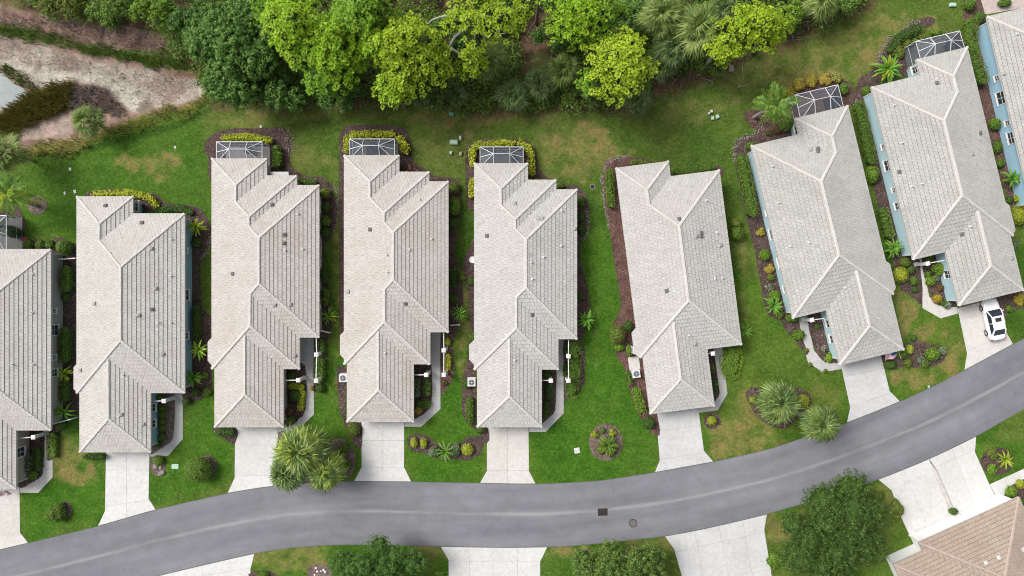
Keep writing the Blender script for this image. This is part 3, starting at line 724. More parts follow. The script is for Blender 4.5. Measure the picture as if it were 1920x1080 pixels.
def ell(cx, cy, rx_, ry_, n=12): return [(cx+rx_*math.cos(2*math.pi*k/n), cy+ry_*math.sin(2*math.pi*k/n)) for k in range(n)]
BEDS = [
 ([(95,452),(140,458),(150,500),(150,770),(136,780),(116,800),(106,850),(88,862),(88,805),(95,800)], 'dark mulch strip between the taupe house and the teal-walled house','mulch'),
 ([(0,398),(26,385),(40,398),(48,420),(47,445),(100,455),(100,470),(-60,475),(-60,400)], 'mulch bed behind the taupe house','mulch'),
 ([(158,372),(166,360),(215,354),(292,364),(312,381),(350,383),(380,396),(394,425),(393,455),(380,478),(375,500),(378,570),(397,600),(397,738),(386,735),(378,748),(352,757),(344,762),(340,700),(338,400),(250,402),(160,402)], 'mulch bed wrapping the rear and side of the teal-walled house','mulch'),
 ([(395,340),(392,300),(384,285),(388,262),(410,246),(450,240),(500,241),(530,240),(546,262),(542,295),(549,315),(575,330),(605,333),(621,345),(628,370),(633,395),(630,420),(619,445),(608,460),(609,500),(618,550),(624,600),(614,640),(611,690),(605,722),(590,735),(589,640),(588,420),(575,360),(520,350),(440,345)], 'mulch bed around the pale-floored cage house','mulch'),
 ([(530,685),(572.5,685),(572.5,767),(556,790),(533,799)], 'mulch entry bed under the yellow shrubs','mulch'),
 ([(399,797),(441,797),(441,832),(425,826),(407,814)], 'small mulch bed left of the palm-side driveway','mulch'),
 ([(522,812),(556,812),(570,826),(610,828),(640,822),(660,838),(668,860),(660,888),(640,901),(600,903),(540,906),(523,890)], 'mulch bed under the cluster of three palms','mulch_pale'),
 ([(646,640),(638,620),(637,400),(637,290),(636,260),(645,240),(665,233),(720,235),(755,240),(770,260),(772,290),(780,308),(800,318),(815,330),(845,333),(862,342),(864,400),(858,430),(852,460),(860,500),(868,540),(866,590),(850,640),(838,645),(835,400),(740,310),(660,310)], 'mulch bed wrapping the dark-mat cage house','mulch'),
 ([(632,690),(649,690),(649,792),(677,792),(677,842),(661,828),(648,802),(636,760)], 'mulch strip beside the garage of the dark-mat cage house','mulch'),
 ([(826.5,632),(848,640),(851,700),(838,726),(826.5,740)], 'mulch bed with a red shrub beside the white post arbor','mulch_red'),
 ([(774,678),(808,678),(808,762),(783,783),(774,786)], 'entry bed with a grey clipped hedge','mulch'),
 ([(892,440),(878,470),(868,490),(869,510),(879,560),(881,640),(870,700),(866,760),(872,790),(893,806),(913,832),(913,796),(892,796)], 'mulch strip with the small air conditioner','mulch'),
 ([(876,390),(872,300),(880,275),(900,264),(960,261),(990,265),(1006,285),(1009,310),(1022,330),(1060,345),(1085,350),(1099,365),(1105,400),(1103,430),(1090,450),(1087,480),(1101,540),(1106,570),(1096,620),(1084,640),(1075,600),(1075,370),(990,330),(895,320),(892,390)], 'mulch bed wrapping the bare-floored cage house','mulch'),
 ([(1057.6,632),(1085,636),(1096,660),(1097,705),(1086,733),(1066,746),(1057.6,752)], 'mulch bed under the long low hedge','mulch'),
 ([(1014,688),(1043,688),(1041,769),(1018,792),(1014,795)], 'dark entry bed of the bare-floored cage house','mulch'),
 ([(1130,318),(1136,302),(1165,294),(1200,297),(1230,303),(1260,320),(1300,316),(1347,308),(1352,332),(1200,345),(1178,400),(1210,610),(1218,680),(1237,800),(1232,818),(1214,802),(1195,772),(1180,730),(1171,690),(1157,670),(1149,610),(1163,580),(1160,540),(1150,480),(1143,430),(1131,370)], 'red brown mulch strip along the tilted house','mulch_red'),
 ([(1327,652),(1338,650),(1349,736),(1341,750),(1335,752)], 'narrow entry bed of the tilted house','mulch'),
 ([(1376,285),(1383,263),(1410,252),(1495,232),(1500,255),(1425,290),(1495,590),(1506,640),(1514,664),(1502,652),(1475,620),(1462,602),(1440,590),(1431,560),(1424,520),(1417,480),(1405,430),(1390,370),(1380,320)], 'mulch strip along the left wall of the flag house','mulch'),
 ([(1395,218),(1410,205),(1432,206),(1445,225),(1470,215),(1480,186),(1500,158),(1560,143),(1592,155),(1602,180),(1588,204),(1500,228),(1470,256),(1440,258),(1416,245)], 'mulch bed with orange shrubs behind the flag house','mulch_red'),
 ([(1596,192),(1606,165),(1613,145),(1640,128),(1655,95),(1672,72),(1715,42),(1752,36),(1720,56),(1685,74),(1668,100),(1680,110),(1730,92),(1790,62),(1802,60),(1806,90),(1732,135),(1640,170),(1668,300),(1724,490),(1729,572),(1716,560),(1690,542),(1676,500),(1640,360)], 'mulch strip between the flag house and the car house','mulch'),
 ([(1513,590),(1552,580),(1572,676),(1547,678),(1529,656)], 'bare mulch entry bed of the flag house','mulch'),
 ([(1655,662),(1690,646),(1722,640),(1752,647),(1770,655),(1773,670),(1756,685),(1720,690),(1698,685),(1666,692)], 'mulch bed in front of the flag house','mulch'),
 ([(1728,482),(1772,472),(1795,572),(1775,574),(1758,567),(1744,550)], 'planted entry bed of the house with the parked car','mulch'),
 ([(1806,30),(1815,-4),(1836,-4),(1852,45),(1930,330),(1930,392),(1904,402),(1878,335),(1812,95)], 'mulch strip between the car house and the bright blue house','mulch_red'),
 ([(1869,556),(1928,540),(1928,572),(1890,586),(1881,602)], 'mulch bed beside the white car','mulch'),
 (ell(122,955,13,16), 'small mulch circle in the front lawn of the taupe house','mulch_pale'),
 (ell(388,873,18,20), 'mulch circle behind the big clipped ball shrub','mulch_pale'),
 (ell(70,385,18,18), 'round mulch ring at the foot of the tall leaning palm trunk','mulch_pale'),
 ([(764,822),(779,813),(805,818),(820,832),(858,832),(878,819),(898,818),(906,835),(896,855),(875,863),(850,860),(830,863),(800,852),(770,843)], 'boomerang shaped mulch bed in the front lawn','mulch'),
 (ell(1136,829,32,35), 'round mulch bed with stone edge in the open lawn','mulch_pale'),
 (ell(1335,789,16,15), 'small mulch ring with one yellow shrub','mulch'),
 ([(1398,738),(1408,727),(1440,727),(1447,718),(1482,724),(1512,735),(1522,758),(1502,775),(1480,800),(1455,802),(1430,790),(1410,768)], 'mulch bed under two shaggy palms','mulch'),
 (ell(296,873,14,20), 'stony bed corner beside the driveway of the teal-walled house','mulch_pale'),
 (ell(1869,865,30,26), 'mulch bed with a yellow palm across the street','mulch'),
 ([(1888,925),(1905,905),(1930,900),(1930,930),(1912,935)], 'mulch bed at the white garage corner','mulch'),
 (ell(600,1072,24,14), 'mulch ring with white stones under the middle street oak','mulch_pale'),
 (ell(492,1078,26,8), 'mulch patch at the bottom verge','mulch'),
 ([(282,850),(300,842),(325,822),(325,735),(283,733)], 'gravelly entry bed of the teal-walled house','mulch_pale'),
 ([(31,802),(80,802),(80,888),(62,903),(34,912)], 'entry bed of the taupe house','mulch'),
]
for k, (pl, lab, mt) in enumerate(BEDS): bed(pl, lab, mt, seed=k, z=0.018+0.0007*(k%7))

# stone edgings, each a row of rounded stones
def stones(path, label, mat='stone', size=0.20, gap=0.11, jit=0.10):
    r = random.Random(int(path[0][0]*7+path[0][1])); m = MB()
    pw = [Vector(P(*p)) for p in path]; ico = bmesh.new(); bmesh.ops.create_icosphere(ico, subdivisions=1, radius=1.0)
    iv = [v.co.copy() for v in ico.verts]; fi = [[v.index for v in f.verts] for f in ico.faces]; ico.free()
    for a, b in zip(pw, pw[1:]):
        L = (b-a).length; k = max(1, int(L/gap))
        for i in range(k):
            for rep in range(2):
                p = a.lerp(b, (i+r.random())/k); s = size*r.uniform(.5,1.0)*.5; sx, sy, sz = s*r.uniform(.8,1.4), s*r.uniform(.8,1.3), s*r.uniform(.5,.9)
                c = Vector((p.x+r.gauss(0,jit), p.y+r.gauss(0,jit), 0.04))
                m.add([(c.x+v.x*sx*(1+r.uniform(-.15,.15)), c.y+v.y*sy, c.z+v.z*sz) for v in iv], fi)
    tag(m.build('edging_stones', MT[mat], smooth=True), label, 'stones', None, 'stuff')
stones([(524,241),(537,248),(545,262),(543,282),(541,292)], 'pale stone edging at the corner of the pale-floored cage bed', jit=.3)
stones([(1132,372),(1130,330),(1138,305),(1165,294),(1180,294)], 'pale stone edging at the top corner of the tilted house bed', jit=.16)
stones([(1143,428),(1136,395),(1132,372)], 'thin stone edging below the tilted house hedge', size=.18, jit=.08)
stones([(1376,300),(1376,280),(1384,262),(1405,254),(1420,247),(1434,240)], 'pale stone edging at the flag house corner', jit=.2)
stones([(1640,130),(1650,100),(1668,75),(1690,58),(1722,38)], 'pale stone edging round the dark green crescent hedge', jit=.3)
stones([(1605,185),(1604,200),(1612,215)], 'few pale stones at the wall corner of the flag house', jit=.2)
stones([(376,490),(384,478),(392,465),(394,440)], 'low stones edging the teal-walled house bed', jit=.12)
stones([(628,345),(632,372),(632,400),(628,430),(618,446)], 'stones edging the side bed of the pale-floored cage house', size=.16, jit=.15)
stones([(880,275),(898,266),(925,262)], 'grey stones along the yellow hedge bed', jit=.12)
False and stones([(1110,815),(1104,840),(1112,860),(1128,866),(1150,862),(1166,848),(1168,822),(1155,800),(1130,795),(1112,803)], 'brown stone ring round the flower bed in the open lawn', jit=.1)
stones([(1098,395),(1104,420),(1098,445),(1092,450)], 'small stones edging the narrow bed beside the bare-floored cage house', size=.16)
stones([(752,318),(768,317),(776,319)], 'reddish stones beside the rear step of the dark-mat cage house', 'red_stone', .5, .4, .3)
stones([(588,1076),(600,1070),(612,1078)], 'white stones under the middle street oak', 'wall_white', .35, .3, .3)
stones([(290,876),(298,886),(304,880)], 'grey stones in the corner bed by the driveway', 'stone', .8, .7, .25)
# ------------------------------------------------------------------ houses
EAVE, SLOPE = 2.75, 0.335
EX, TW = 0.41, 0.37            # tile course exposure and tile width in plan

class House:
    def __init__(s, name, label, poly, ang, wall, tile, cap, edge='tile_edge', bay=None, over=0.5, eave=EAVE, garage=True):
        s.eave = eave; s.ang = R(ang); ca, sa = math.cos(s.ang), math.sin(s.ang)
        w = [P(x, y, eave) for x, y in poly]
        s.cx = sum(p[0] for p in w)/len(w); s.cy = sum(p[1] for p in w)/len(w); s.ca, s.sa = ca, sa
        loc = ccw([s.l2(*p) for p in w]); n = len(loc)
        X = [0]*n; Y = [0]*n
        for i in range(n):
            p, q = loc[i], loc[(i+1)%n]
            if abs(p[0]-q[0]) < abs(p[1]-q[1]):
                X[i] = X[(i+1)%n] = (p[0]+q[0])/2
            else:
                Y[i] = Y[(i+1)%n] = (p[1]+q[1])/2
        s.poly = list(zip(X, Y)); s.tile, s.cap, s.edge, s.wallm = tile, cap, edge, wall
        s.root = empty(name, (s.cx, s.cy, 0), s.ang); tag(s.root, label, 'house', 'tile roofed houses along the street')
        # the garage is a lower wing whose own hipped roof dies into the front slope of the main roof
        out = list(s.poly); extra = []
        if garage:
            n = len(out); ym = min(Y); i = [k for k in range(n) if abs(out[k][1]-ym) < .05 and abs(out[(k+1)%n][1]-ym) < .05][0]; j = (i+1)%n
            e0, e1 = out[i][0], out[j][0]; up0, up1 = out[i-1][1], out[(j+1)%n][1]; ins_ = .32
            if up1 < up0:
                yf = up1; k = (j+1)%n; main = [p for q, p in enumerate(out) if q not in (i, j, k)]; pos = main.index(out[(k+1)%n]); main.insert(pos, (e0, yf)); pos = main.index((e0, yf))
                loop = [(e0+ins_,yf),(e0+ins_,ym),(e1,ym),(e1,yf)]; g0, g1 = e0+ins_, e1
            else:
                yf = up0; k = (i-1)%n; main = [p for q, p in enumerate(out) if q not in (i, j, k)]; pos = main.index(out[(i-2)%n])+1; main.insert(pos, (e1, yf)); pos = main.index((e1, yf))-1
                loop = [(e0,yf),(e0,ym),(e1-ins_,ym),(e1-ins_,yf)]; g0, g1 = e0, e1-ins_
            s.poly = main; out = main[:pos+1]+loop+main[pos+1:]; extra = [(round(g0,4), round(g1,4), round(ym,4), round(yf+(g1-g0)*1.06,4))]
        s.rects = s.max_rects()+extra; s.planes()
        # outline with the bay
        s.bayspec = None; n = len(out)
        if bay:
            a, b, dep = s.l2(*P(*bay[0], eave)), s.l2(*P(*bay[1], eave)), bay[2]
            y1, y2 = sorted((a[1], b[1])); side = 0 if abs(a[0]-min(X)) < abs(a[0]-max(X)) else 1
            c = min(X) if side == 0 else max(X); sg = -1 if side == 0 else 1; ch = dep*1.0
            s.bayspec = (side, c, y1, y2, dep)
            ins = [(c, y1), (c+sg*dep, y1+ch), (c+sg*dep, y2-ch), (c, y2)]
            for i in range(n):
                p, q = out[i], out[(i+1)%n]
                if abs(p[0]-c) < .05 and abs(q[0]-c) < .05 and min(p[1],q[1]) < y1+.1 and max(p[1],q[1]) > y2-.1:
                    out[i+1:i+1] = ins if q[1] > p[1] else ins[::-1]; break
        s.outline = out
        s.build_roof(); s.build_walls(over)
        if garage: s.garage()
    def l2(s, x, y):
        dx, dy = x-s.cx, y-s.cy; return (dx*s.ca+dy*s.sa, -dx*s.sa+dy*s.ca)
    def px(s, px, py, z): return s.l2(*P(px, py, z))
    def max_rects(s):
        xs = sorted(set(round(p[0],4) for p in s.poly)); ys = sorted(set(round(p[1],4) for p in s.poly))
        def inside(x, y):
            c = False; n = len(s.poly)
            for i in range(n):
                p, q = s.poly[i], s.poly[(i+1)%n]
                if (p[1] > y) != (q[1] > y) and x < p[0]+(y-p[1])*(q[0]-p[0])/(q[1]-p[1]): c = not c
            return c
        cell = [[inside((xs[i]+xs[i+1])/2, (ys[j]+ys[j+1])/2) for j in range(len(ys)-1)] for i in range(len(xs)-1)]
        rs = []
        for i0 in range(len(xs)-1):
            for i1 in range(i0+1, len(xs)):
                for j0 in range(len(ys)-1):
                    for j1 in range(j0+1, len(ys)):
                        if all(cell[i][j] for i in range(i0,i1) for j in range(j0,j1)): rs.append((i0,i1,j0,j1))
        mx = [r for r in rs if not any(q != r and q[0]<=r[0] and q[1]>=r[1] and q[2]<=r[2] and q[3]>=r[3] for q in rs)]
        return [(xs[a],xs[b],ys[c],ys[d]) for a,b,c,d in mx]
    @staticmethod
    def half(dr, c):                # distance to an eave line as a x + b y + c
        return [(1,0,-c),(-1,0,c),(0,1,-c),(0,-1,c)][dr]
    def sides(s, r): return [(k, round(r[k],4)) for k in range(4)]
    def h(s, x, y):
        return max(min(x-r[0], r[1]-x, y-r[2], r[3]-y) for r in s.rects)
    def planes(s):
        s.faces = {}
        for e in {sd for r in s.rects for sd in s.sides(r)}:
            he = s.half(*e); out = []; prev = []
            for r in s.rects:
                if e not in s.sides(r): continue
                poly = [(r[0],r[2]),(r[1],r[2]),(r[1],r[3]),(r[0],r[3])]; hs = []
                for sd in s.sides(r):
                    if sd == e: continue
                    hd = s.half(*sd); hs.append(tuple(hd[k]-he[k] for k in range(3)))
                for hh in hs: poly = clip(poly, hh)
                if len(poly) < 3 or abs(area(poly)) < 1e-3: continue
                pcs = [poly]
                for q in s.rects:
                    if q == r or e in s.sides(q): continue
                    pcs = subtract(pcs, [tuple(s.half(*sd)[k]-he[k] for k in range(3)) for sd in s.sides(q)])
                for pv in prev: pcs = subtract(pcs, pv)
                out += pcs
                full = hs+[s.half(*sd) for sd in s.sides(r)]; prev.append(full)
            if out: s.faces[e] = [ccw(p) for p in out if abs(area(p)) > 1e-3]
    def rz(s, e, p):
        a, b, c = s.half(*e); return s.eave+SLOPE*(a*p[0]+b*p[1]+c)
    def build_roof(s):
        faces = {e: list(v) for e, v in s.faces.items()}
        if s.bayspec:
            side, c, y1, y2, dep = s.bayspec; sg = -1 if side == 0 else 1
            e = [k for k in faces if k[0] == side and abs(k[1]-c) < .05][0]
            faces[e].append(ccw([(c,y1),(c+sg*dep,y1+dep),(c+sg*dep,y2-dep),(c,y2)]))
        # deck
        V = []; F = []
        for e, pcs in faces.items():
            for pc in pcs:
                b = len(V); V += [(x, y, s.rz(e,(x,y))-0.01) for x, y in pc]; F.append(list(range(b, b+len(pc))))
        b = len(V); V += [(x, y, s.eave-0.16) for x, y in s.outline]; F.append(list(range(b, b+len(s.outline)))[::-1])
        s.roof = pyd('roof', V, F, MT['felt'], s.root)
        # fascia board all round
        def zo(p):
            for e in faces:
                pass
            return s.eave
        V = []; F = []; o = s.outline; n = len(o); oi = inset(o, 0.03)
        for i in range(n):
            j = (i+1)%n; b = len(V)
            za = s.eave-(SLOPE*s.bayspec[4] if s.bayspec and abs(o[i][0]-(s.bayspec[1]+(-1 if s.bayspec[0]==0 else 1)*s.bayspec[4]))<.05 else 0)
            zb = s.eave-(SLOPE*s.bayspec[4] if s.bayspec and abs(o[j][0]-(s.bayspec[1]+(-1 if s.bayspec[0]==0 else 1)*s.bayspec[4]))<.05 else 0)
            V += [(*o[i],za-.18),(*o[j],zb-.18),(*o[j],zb+.012),(*o[i],za+.012),(*oi[i],za+.012),(*oi[j],zb+.012)]
            F += [(b,b+1,b+2,b+3),(b+3,b+2,b+5,b+4)]
        pyd('fascia', V, F, MT['fascia'], s.root)
        # tiles, course by course, cut at hips and valleys
        V = []; F = []; MI = []; rnd = random.Random(int(s.cx*10))
        for e, pcs in faces.items():
            dr, c = e
            def to(u, v): return [(c+v,u),(c-v,u),(u,c+v),(u,c-v)][dr]
            def uv(p): return [(p[1],p[0]-c),(p[1],c-p[0]),(p[0],p[1]-c),(p[0],c-p[1])][dr]
            for pc in pcs:
                # clipping polygon in (u,v)
                q = ccw([uv(p) for p in pc]); nq = len(q); hs = []
                for i in range(nq):
                    p0, p1 = q[i], q[(i+1)%nq]; hs.append((-(p1[1]-p0[1]), p1[0]-p0[0], (p1[1]-p0[1])*p0[0]-(p1[0]-p0[0])*p0[1]))
                u0, u1 = min(p[0] for p in q), max(p[0] for p in q); v0, v1 = min(p[1] for p in q), max(p[1] for p in q)
                for k in range(math.floor(v0/EX), math.ceil(v1/EX)):
                    va, vb = k*EX, k*EX+EX; off = (k%2)*0.5*TW
                    for j in range(math.floor((u0-off)/TW), math.ceil((u1-off)/TW)+1):
                        rr = random.Random((k*7919+j*104729+dr*31+int(c*100)) & 0xffffff)
                        ua, ub = off+j*TW+.008, off+(j+1)*TW-.008
                        t = [(ua,va),(ub,va),(ub,vb),(ua,vb)]
                        corn = all(min(h_[0]*p[0]+h_[1]*p[1]+h_[2] for p in t) >= 0 for h_ in hs)
                        if not corn:
                            for h_ in hs:
                                t = clip(t, h_)
                                if len(t) < 3: break
                            if len(t) < 3 or abs(area(t)) < 2e-3: continue
                        lift = 0.062+rr.uniform(-.005,.006); tilt = rr.uniform(-.008,.008)
                        b = len(V); xy = [to(*p) for p in t]
                        zz = [s.eave+SLOPE*p[1]+lift-(lift-.008)*(p[1]-va)/EX+tilt*(p[0]-(ua+ub)/2) for p in t]
                        V += [(x, y, z) for (x, y), z in zip(xy, zz)]
                        f = list(range(b, b+len(t)))
                        if area(xy) < 0: f = f[::-1]
                        F.append(f); MI.append(0)
                        nt_ = len(t)
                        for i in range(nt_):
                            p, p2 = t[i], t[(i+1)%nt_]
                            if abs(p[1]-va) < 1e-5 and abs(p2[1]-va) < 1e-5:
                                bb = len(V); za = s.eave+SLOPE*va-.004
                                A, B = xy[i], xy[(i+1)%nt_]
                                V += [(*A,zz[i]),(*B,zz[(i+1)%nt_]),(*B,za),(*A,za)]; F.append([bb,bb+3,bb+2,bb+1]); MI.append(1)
                                # butt faces coloured dark to draw the shade line between courses, plus mildew
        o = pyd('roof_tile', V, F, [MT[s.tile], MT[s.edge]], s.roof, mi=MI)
        tag(o, None, None, None, 'stuff')
        s.caps(faces)
    def caps(s, faces):
        es = list(s.faces); lines = []
        for i in range(len(es)):
            for j in range(i+1, len(es)):
                h1, h2 = s.half(*es[i]), s.half(*es[j]); a, b, c = (h1[k]-h2[k] for k in range(3))
                if abs(a)+abs(b) < 1e-6: continue
                nn = math.hypot(a, b); nx_, ny_ = a/nn, b/nn; p0 = (-c*a/nn**2, -c*b/nn**2); d = (-ny_, nx_)
                run = None; st = 0.05; ts = np.arange(-45, 45, st)
                for t in list(ts)+[1e9]:
                    ok = False
                    if t < 1e8:
                        x, y = p0[0]+d[0]*t, p0[1]+d[1]*t; hv = s.h(x, y); de = h1[0]*x+h1[1]*y+h1[2]
                        if hv > -1e-3 and abs(hv-de) < 2e-3:
                            ok = s.h(x+nx_*.1, y+ny_*.1)+s.h(x-nx_*.1, y-ny_*.1) < 2*hv-1e-3
                    if ok and run is None: run = t
                    if not ok and run is not None:
                        if tp-run > 0.25: lines.append(((p0[0]+d[0]*run, p0[1]+d[1]*run), (p0[0]+d[0]*tp, p0[1]+d[1]*tp)))
                        run = None
                    tp = t
        s.lines = lines
        for a, b in lines:
            za, zb = s.eave+SLOPE*s.h(*a), s.eave+SLOPE*s.h(*b)
            if za > zb: a, b, za, zb = b, a, zb, za
            A = Vector((*a, za)); B = Vector((*b, zb)); L = (B-A).length; d = (B-A)/L
            sd = d.cross(Vector((0,0,1))).normalized(); up = sd.cross(d).normalized(); k = max(1, round(L/.42)); m = MB(); drop = 0.05 if zb-za > .05 else .075
            for i in range(k):
                jit = random.uniform(-.012,.012)
                p = A+d*(L*i/k); q = A+d*(L*(i+1)/k+.03); w = .16
                def sec(c, e): return [c+sd*(-w+jit)+up*(e-drop), c+sd*(-w*.55+jit)+up*(e+.045), c+sd*(w*.55+jit)+up*(e+.045), c+sd*(w+jit)+up*(e-drop)]
                m.add(sec(p,.075)+sec(q,.045), [(0,1,5,4),(1,2,6,5),(2,3,7,6),(3,2,1,0)])
            m.build('ridge_cap', MT[s.cap], s.roof)
    def build_walls(s, over):
        s.wpoly = inset(s.outline, over); w = s.wpoly; n = len(w); V = []; F = []
        for i in range(n):
            j = (i+1)%n; b = len(V); V += [(*w[i],-.05),(*w[j],-.05),(*w[j],s.eave-.155),(*w[i],s.eave-.155)]; F.append((b,b+1,b+2,b+3))
        s.wall = pyd('wall', V, F, MT[s.wallm], s.root)
        cm = None
        for (x, y) in w:
            m = MB(); m.box(-.055,.055,-.055,.055,-.02,s.eave-.165); o = m.build('corner_trim', MT['white_paint'], s.root, (x, y, 0))
        m = MB(); wi = inset(w, -.03)
        for i in range(n):
            j = (i+1)%n; m.bar((*wi[i],s.eave-.24),(*wi[j],s.eave-.24),.05,.14)
        m.build('frieze_board', MT['white_paint'], s.root)
    def near_edge(s, p):
        best = None; w = s.wpoly; n = len(w)
        for i in range(n):
            a, b = Vector(w[i]), Vector(w[(i+1)%n]); L = (b-a).length
            if L < .6: continue
            t = max(0, min(1, (Vector(p)-a).dot(b-a)/L/L)); d = (a.lerp(b, t)-Vector(p)).length
            if best is None or d < best[0]: best = (d, a.lerp(b, t), (b-a)/L)
        return best[1], best[2]
    def window(s, px, py, w, hh, z=1.55, nx_=2, ny_=2, name='window'):
        p, t = s.near_edge(s.px(px, py, z)); nn = Vector((t.y, -t.x)); rz = math.atan2(t.y, t.x)
        z0, z1 = z-hh/2, z+hh/2; m = MB(); f = .09
        m.box(-w/2-f,w/2+f,-.06,.02,z0-f,z0); m.box(-w/2-f,w/2+f,-.06,.02,z1,z1+f); m.box(-w/2-f,-w/2,-.06,.02,z0,z1); m.box(w/2,w/2+f,-.06,.02,z0,z1)
        for k in range(1, nx_): x = -w/2+w*k/nx_; m.box(x-.018,x+.018,-.045,0,z0,z1)
        for k in range(1, ny_): y = z0+hh*k/ny_; m.box(-w/2,w/2,-.043,-.002,y-.018,y+.018)
        m.box(-w/2-.14,w/2+.14,-.14,.02,z0-f-.05,z0-f-.002)
        o = m.build(name, MT['white_paint'], s.root); o.location = (p.x, p.y, 0); o.rotation_euler = (0,0,rz)
        g = MB(); g.box(-w/2,w/2,-.012,.01,z0,z1); g.build('pane', MT['glass'], o)
    def garage(s):
        ys = [p[1] for p in s.outline]; ym = min(ys); e = sorted(p[0] for p in s.outline if abs(p[1]-ym) < .05)
        xc = (e[0]+e[-1])/2; y = ym+.5; w = 4.9
        f = MB(); f.box(xc-w/2-.15,xc-w/2,y-.06,y+.02,0,2.3); f.box(xc+w/2,xc+w/2+.15,y-.06,y+.02,0,2.3); f.box(xc-w/2-.15,xc+w/2+.15,y-.06,y+.02,2.303,2.45)
        fr = f.build('garage_door', MT['white_paint'], s.root)
        for k in range(4):
            m = MB(); m.box(xc-w/2+.01,xc+w/2-.01,y-.035,y,.02+k*.57,.57+k*.57)
            for i in range(4):
                x = xc-w/2+.2+i*w/4; m.box(x,x+w/4-.4,y-.05,y-.036,.12+k*.57,.47+k*.57)
            m.build('door_panel', MT['white_paint'], fr)
    def on_roof(s, px, py):
        z = s.eave+.6
        for _ in range(6):
            x, y = s.px(px, py, z); z = s.eave+SLOPE*max(s.h(x, y), 0)
        e = .05; gx_ = (s.h(x+e,y)-s.h(x-e,y))/(2*e)*SLOPE; gy_ = (s.h(x,y+e)-s.h(x,y-e))/(2*e)*SLOPE
        return Vector((x, y, z)), Vector((-gx_, -gy_, 1)).normalized()
    def vent(s, px, py, kind='dark'):
        p, nrm = s.on_roof(px, py); m = MB()
        if kind in ('dark', 'pale', 'white'):
            w = .18; m.box(-w,w,-w,w,0,.10); m.add([(-w*1.1,-w*1.1,.101),(w*1.1,-w*1.1,.101),(w*1.1,w*1.1,.101),(-w*1.1,w*1.1,.101),(-w*.6,-w*.6,.16),(w*.6,-w*.6,.16),(w*.6,w*.6,.16),(-w*.6,w*.6,.16)],
                  [(0,1,5,4),(1,2,6,5),(2,3,7,6),(3,0,4,7),(4,5,6,7)])
            o = m.build('roof_vent', MT[{'dark':'vent','pale':'vent_pale','white':'lid'}[kind]], s.roof); o.rotation_mode = 'QUATERNION'
            o.rotation_quaternion = nrm.to_track_quat('Z', 'Y'); 
            o.location = p+nrm*.03
        else:
            m.cyl((0,0), .06, 0, .42, 8); m.cyl((0,0), .12, 0, .13, 8)
            o = m.build('vent_pipe', MT['white_metal'], s.roof); o.location = p
    def local(s, px, py, z): x, y = s.px(px, py, z); return Vector((x, y, z))
    def column(s, px, py, beams):
        """square white porch column with a cap, and its slim beams (ends given in px)"""
        zt = 2.35; p = s.local(px, py, zt); m = MB()
        m.box(-.17,.17,-.17,.17,0,zt-.1); m.box(-.23,.23,-.23,.23,zt-.1,zt); m.box(-.22,.22,-.22,.22,-.01,.25)
        m.add([(-.23,-.23,zt+.001),(.23,-.23,zt+.001),(.23,.23,zt+.001),(-.23,.23,zt+.001),(0,0,zt+.09)], [(0,1,4),(1,2,4),(2,3,4),(3,0,4)])
        o = m.build('porch_column', MT['white_paint'], s.root); o.location = (p.x, p.y, 0)
        for (bx, by) in beams:
            q = s.local(bx, by, zt-.2); a = Vector((p.x, p.y, zt-.2)); d = (q-a).normalized(); m = MB(); m.bar(a+d*.175, q, .09, .14); m.build('porch_beam', MT['white_paint'], s.root)
    def screen(s, tl, tr, br, bl, ridge, floor='concrete_grey', wing=None, zt=2.5, zr=3.15, things=()):
        """screened lanai: aluminium frame and dark insect screen. corners in px at eave height (outer pair tl,tr; house side br,bl), ridge ends in px"""
        C = [s.local(*c, zt) for c in (tl, tr, br, bl)]; Rg = [s.local(*c, zr) for c in ridge]
        g = [Vector((c.x, c.y, 0.03)) for c in C]
        for k in (2, 3):                                           # reach back under the eave to the wall
            d = (C[k]-C[3-k if k == 2 else 0]).normalized() if False else (C[2]-C[1] if k == 2 else C[3]-C[0]).normalized(); C[k] = C[k]+d*.42; g[k] = Vector((C[k].x, C[k].y, .03))
        mid_l = (C[0]+C[3])/2; mid_r = (C[1]+C[2])/2
        V = []; F = []
        def face(*p): b = len(V); V.extend(tuple(x) for x in p); F.append(list(range(b, b+len(p))))
        face(C[0], C[1], Rg[1], Rg[0]); face(C[3], Rg[0], Rg[1], C[2]); face(C[0], Rg[0], C[3]); face(C[1], C[2], Rg[1])
        face(g[0], g[1], C[1], C[0]); face(g[1], g[2], C[2], C[1]); face(g[3], g[0], C[0], C[3])
        scr = pyd('screen_enclosure', V, F, MT['screen'], s.root)
        def beam(a, b, w=.05): m = MB(); m.bar(a, b, w, w*1.25); m.build('frame_beam', MT['white_metal'], scr)
        e = .02; up = Vector((0,0,e))
        beam(C[0], C[1], .07); beam(C[1], C[2]); beam(C[3], C[0])
        beam(Rg[0]+up, Rg[1]+up)
        for k, (c, r_) in enumerate(((0,0),(1,1),(2,1),(3,0))): beam(C[c]+up, Rg[r_]+up)
        beam(mid_l+up*2, Rg[0]+up*2, .06); beam(mid_r+up*2, Rg[1]+up*2, .06)
        for r_, t in ((0, None), (1, None)):
            d = (C[1]-C[0]); u = (Rg[r_]-C[0]).dot(d)/d.dot(d); a = C[0]+d*u; d2 = C[2]-C[3]; b = C[3]+d2*min(1, max(0, (Rg[r_]-C[3]).dot(d2)/d2.dot(d2)))
            beam(a+up*2, Rg[r_]+up*2, .06); beam(Rg[r_]+up*2, b+up*2, .06)
            beam(Vector((a.x,a.y,.03)), a-up*3, .06)
        for k in range(4): beam(g[k], C[k]-Vector((0,0,.05)), .06)
        for a, b in ((0,1),(1,2),(3,0)):
            z = Vector((0,0,.95)); beam(g[a]+z, g[b]+z, .035)
        m = MB(); q = [Vector((c.x, c.y, 0)) for c in C]
